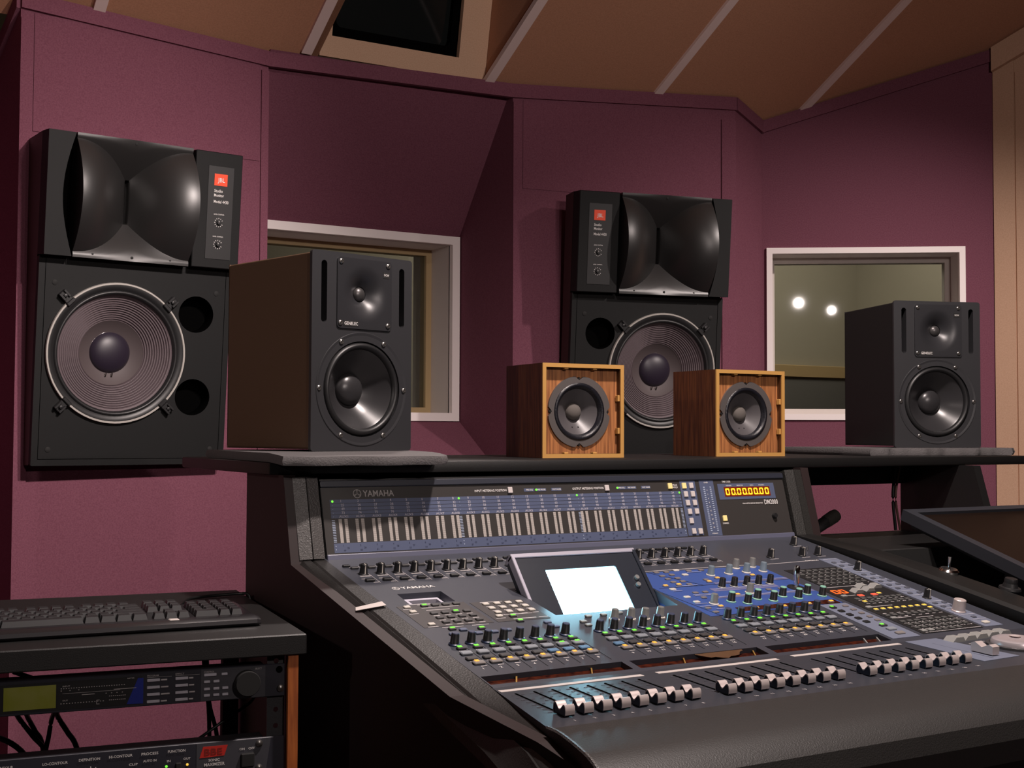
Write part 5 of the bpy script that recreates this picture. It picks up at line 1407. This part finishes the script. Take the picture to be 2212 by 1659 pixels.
# cables behind the rack gear: (points in rack x, back, z)
cabs = [([(-0.325, 0.30, -0.076), (-0.290, 0.29, -0.088), (-0.250, 0.27, -0.094), (-0.22, 0.185, -0.080)], 0.0032, 'black cable curving just under the table top at far left'),
        ([(-0.330, 0.19, -0.095), (-0.316, 0.30, -0.139), (-0.299, 0.30, -0.163), (-0.281, 0.30, -0.190), (-0.27, 0.30, -0.26)], 0.0034, 'black cable slanting down right below the green display'),
        ([(-0.315, 0.19, -0.10), (-0.305, 0.305, -0.140), (-0.296, 0.305, -0.158), (-0.286, 0.305, -0.180), (-0.278, 0.305, -0.26)], 0.0034, 'second black cable meeting the slanting one below the green display'),
        ([(-0.272, 0.19, -0.10), (-0.275, 0.30, -0.140), (-0.279, 0.30, -0.165), (-0.283, 0.295, -0.190), (-0.285, 0.29, -0.26)], 0.0032, 'black cable dropping steeply left from the middle of the processor'),
        ([(-0.275, 0.19, -0.10), (-0.268, 0.31, -0.140), (-0.255, 0.31, -0.163), (-0.242, 0.31, -0.187), (-0.225, 0.31, -0.26)], 0.0036, 'black cable running down right from the middle of the processor'),
        ([(-0.390, 0.28, -0.150), (-0.345, 0.30, -0.160), (-0.308, 0.30, -0.188), (-0.280, 0.30, -0.25)], 0.0038, 'thick black cable low at the left frame edge'),
        ([(-0.076, 0.30, -0.030), (-0.0745, 0.30, -0.085), (-0.068, 0.30, -0.140), (-0.066, 0.30, -0.190), (-0.065, 0.30, -0.27)], 0.0030, 'upright black cable behind the dial end of the processor'),
        ([(-0.070, 0.31, -0.030), (-0.069, 0.31, -0.085), (-0.065, 0.31, -0.140), (-0.054, 0.31, -0.186), (-0.045, 0.31, -0.27)], 0.0030, 'black cable forking right from the upright one behind the processor'),
        ([(-0.0400, 0.120, -0.0790), (-0.0420, 0.120, -0.1000), (-0.0750, 0.120, -0.1215), (-0.1100, 0.120, -0.1440), (-0.1500, 0.140, -0.1750)], 0.0020, 'thin black cable running diagonally below the dial')]
for pts, r_, lb in cabs:
    bm = bmesh.new(); tube(bm, curve_pts([RM @ Vector(p) for p in pts]), r_, 8)
    o = link('cable', finish(bm, 'cable', CABLE, 60)); tag(o, lb, 'cable', 'cables behind the rack gear')

# keyboard
KM = RM @ Matrix.Translation((-0.0385, 0.0830, 0.0004)) @ Matrix.Rotation(R(3.6), 4, 'Z')      # origin front right corner
kbd = empty('computer_keyboard', KM, 'black computer keyboard on the rack table at left', 'keyboard')
KL, KD = 0.372, 0.128
link('sticker', boxm('sticker', (-0.113, -0.101, 0.006, 0.017, 0.0112, 0.0130), TAPE, 0.0008), kbd)
bm = bmesh.new()
kp_ = [(0.0, 0.001), (-0.003, 0.004), (-0.001, 0.0085), (0.006, 0.0115), (0.022, 0.0125), (0.030, 0.0105), (KD - 0.006, 0.0155), (KD, 0.012), (KD, 0.001)]
rows_ = []
for x in (-KL, -KL + 0.006, -0.006, 0.0):
    k = 0.8 if x in (-KL, 0.0) else 1.0
    rows_.append([Vector((x, p[0] if k == 1 else KD / 2 + (p[0] - KD / 2) * 0.94, 0.001 + (p[1] - 0.001) * k)) for p in kp_])
link('base', strip_me(rows_, KEYB, 'base'), kbd)
pit = 0.0152
def key_me(w):
    bm = bmesh.new(); a = w * pit - 0.0016; d = pit - 0.0016
    hexa(bm, [(-a / 2, -d / 2, 0), (a / 2, -d / 2, 0), (a / 2, d / 2, 0), (-a / 2, d / 2, 0)], [(-a / 2 + 0.0018, -d / 2 + 0.0022, 0.0068), (a / 2 - 0.0018, -d / 2 + 0.0022, 0.0068), (a / 2 - 0.0018, d / 2 - 0.0008, 0.0072), (-a / 2 + 0.0018, d / 2 - 0.0008, 0.0072)])
    return finish(bm, 'key', KEYC)
kme = {}
def key(x, y, w=1.0):
    if w not in kme: kme[w] = key_me(w)
    yb = 0.040 + y * pit
    link('key', kme[w], kbd, Matrix.Translation((-KL + 0.010 + (x + w / 2) * pit, yb, 0.0108 + (yb - 0.03) * 0.052)) @ Matrix.Rotation(R(3), 4, 'X'))
x = 0
for w in (1.25, 1.25, 1.25, 6.25, 1.25, 1.25, 1.25, 1.25): key(x, 0, w); x += w
for yrow, ws in ((1, [2.25] + [1] * 10 + [2.75]), (2, [1.75] + [1] * 11 + [2.25]), (3, [1.5] + [1] * 12 + [1.5]), (4, [1] * 13 + [2])):
    x = 0
    for w in ws: key(x, yrow, w); x += w
for i in range(13): key(i * 1.0 + (i > 0) * 0.6 + (i > 4) * 0.4 + (i > 8) * 0.4 - 0.0, 5.15, 1.0)
for i in range(3): key(15.4 + i, 0); key(15.4 + i, 3); key(15.4 + i, 4); key(15.4 + i, 5.15)
key(16.4, 1)
key(18.8, 0, 2.0); key(20.8, 0); key(21.8, 0)
for r_ in range(1, 5):
    for i in range(4): key(18.8 + i, r_)
bm = bmesh.new(); tube(bm, curve_pts([KM @ Vector((-0.085, KD - 0.002, 0.010)), RM @ Vector((-0.112, 0.29, 0.003)), RM @ Vector((-0.090, 0.352, 0.0030)), RM @ Vector((-0.062, 0.374, 0.0030)), RM @ Vector((-0.036, 0.384, 0.0030)), RM @ Vector((-0.010, 0.388, 0.0030)), RM @ Vector((0.0035, 0.384, 0.0000)), RM @ Vector((0.0045, 0.380, -0.03)), RM @ Vector((0.0045, 0.380, -0.12))]), 0.0022, 8)
me = finish(bm, 'cord', CABLE, 60); me.transform(KM.inverted()); link('cord', me, kbd)

flush_texts()
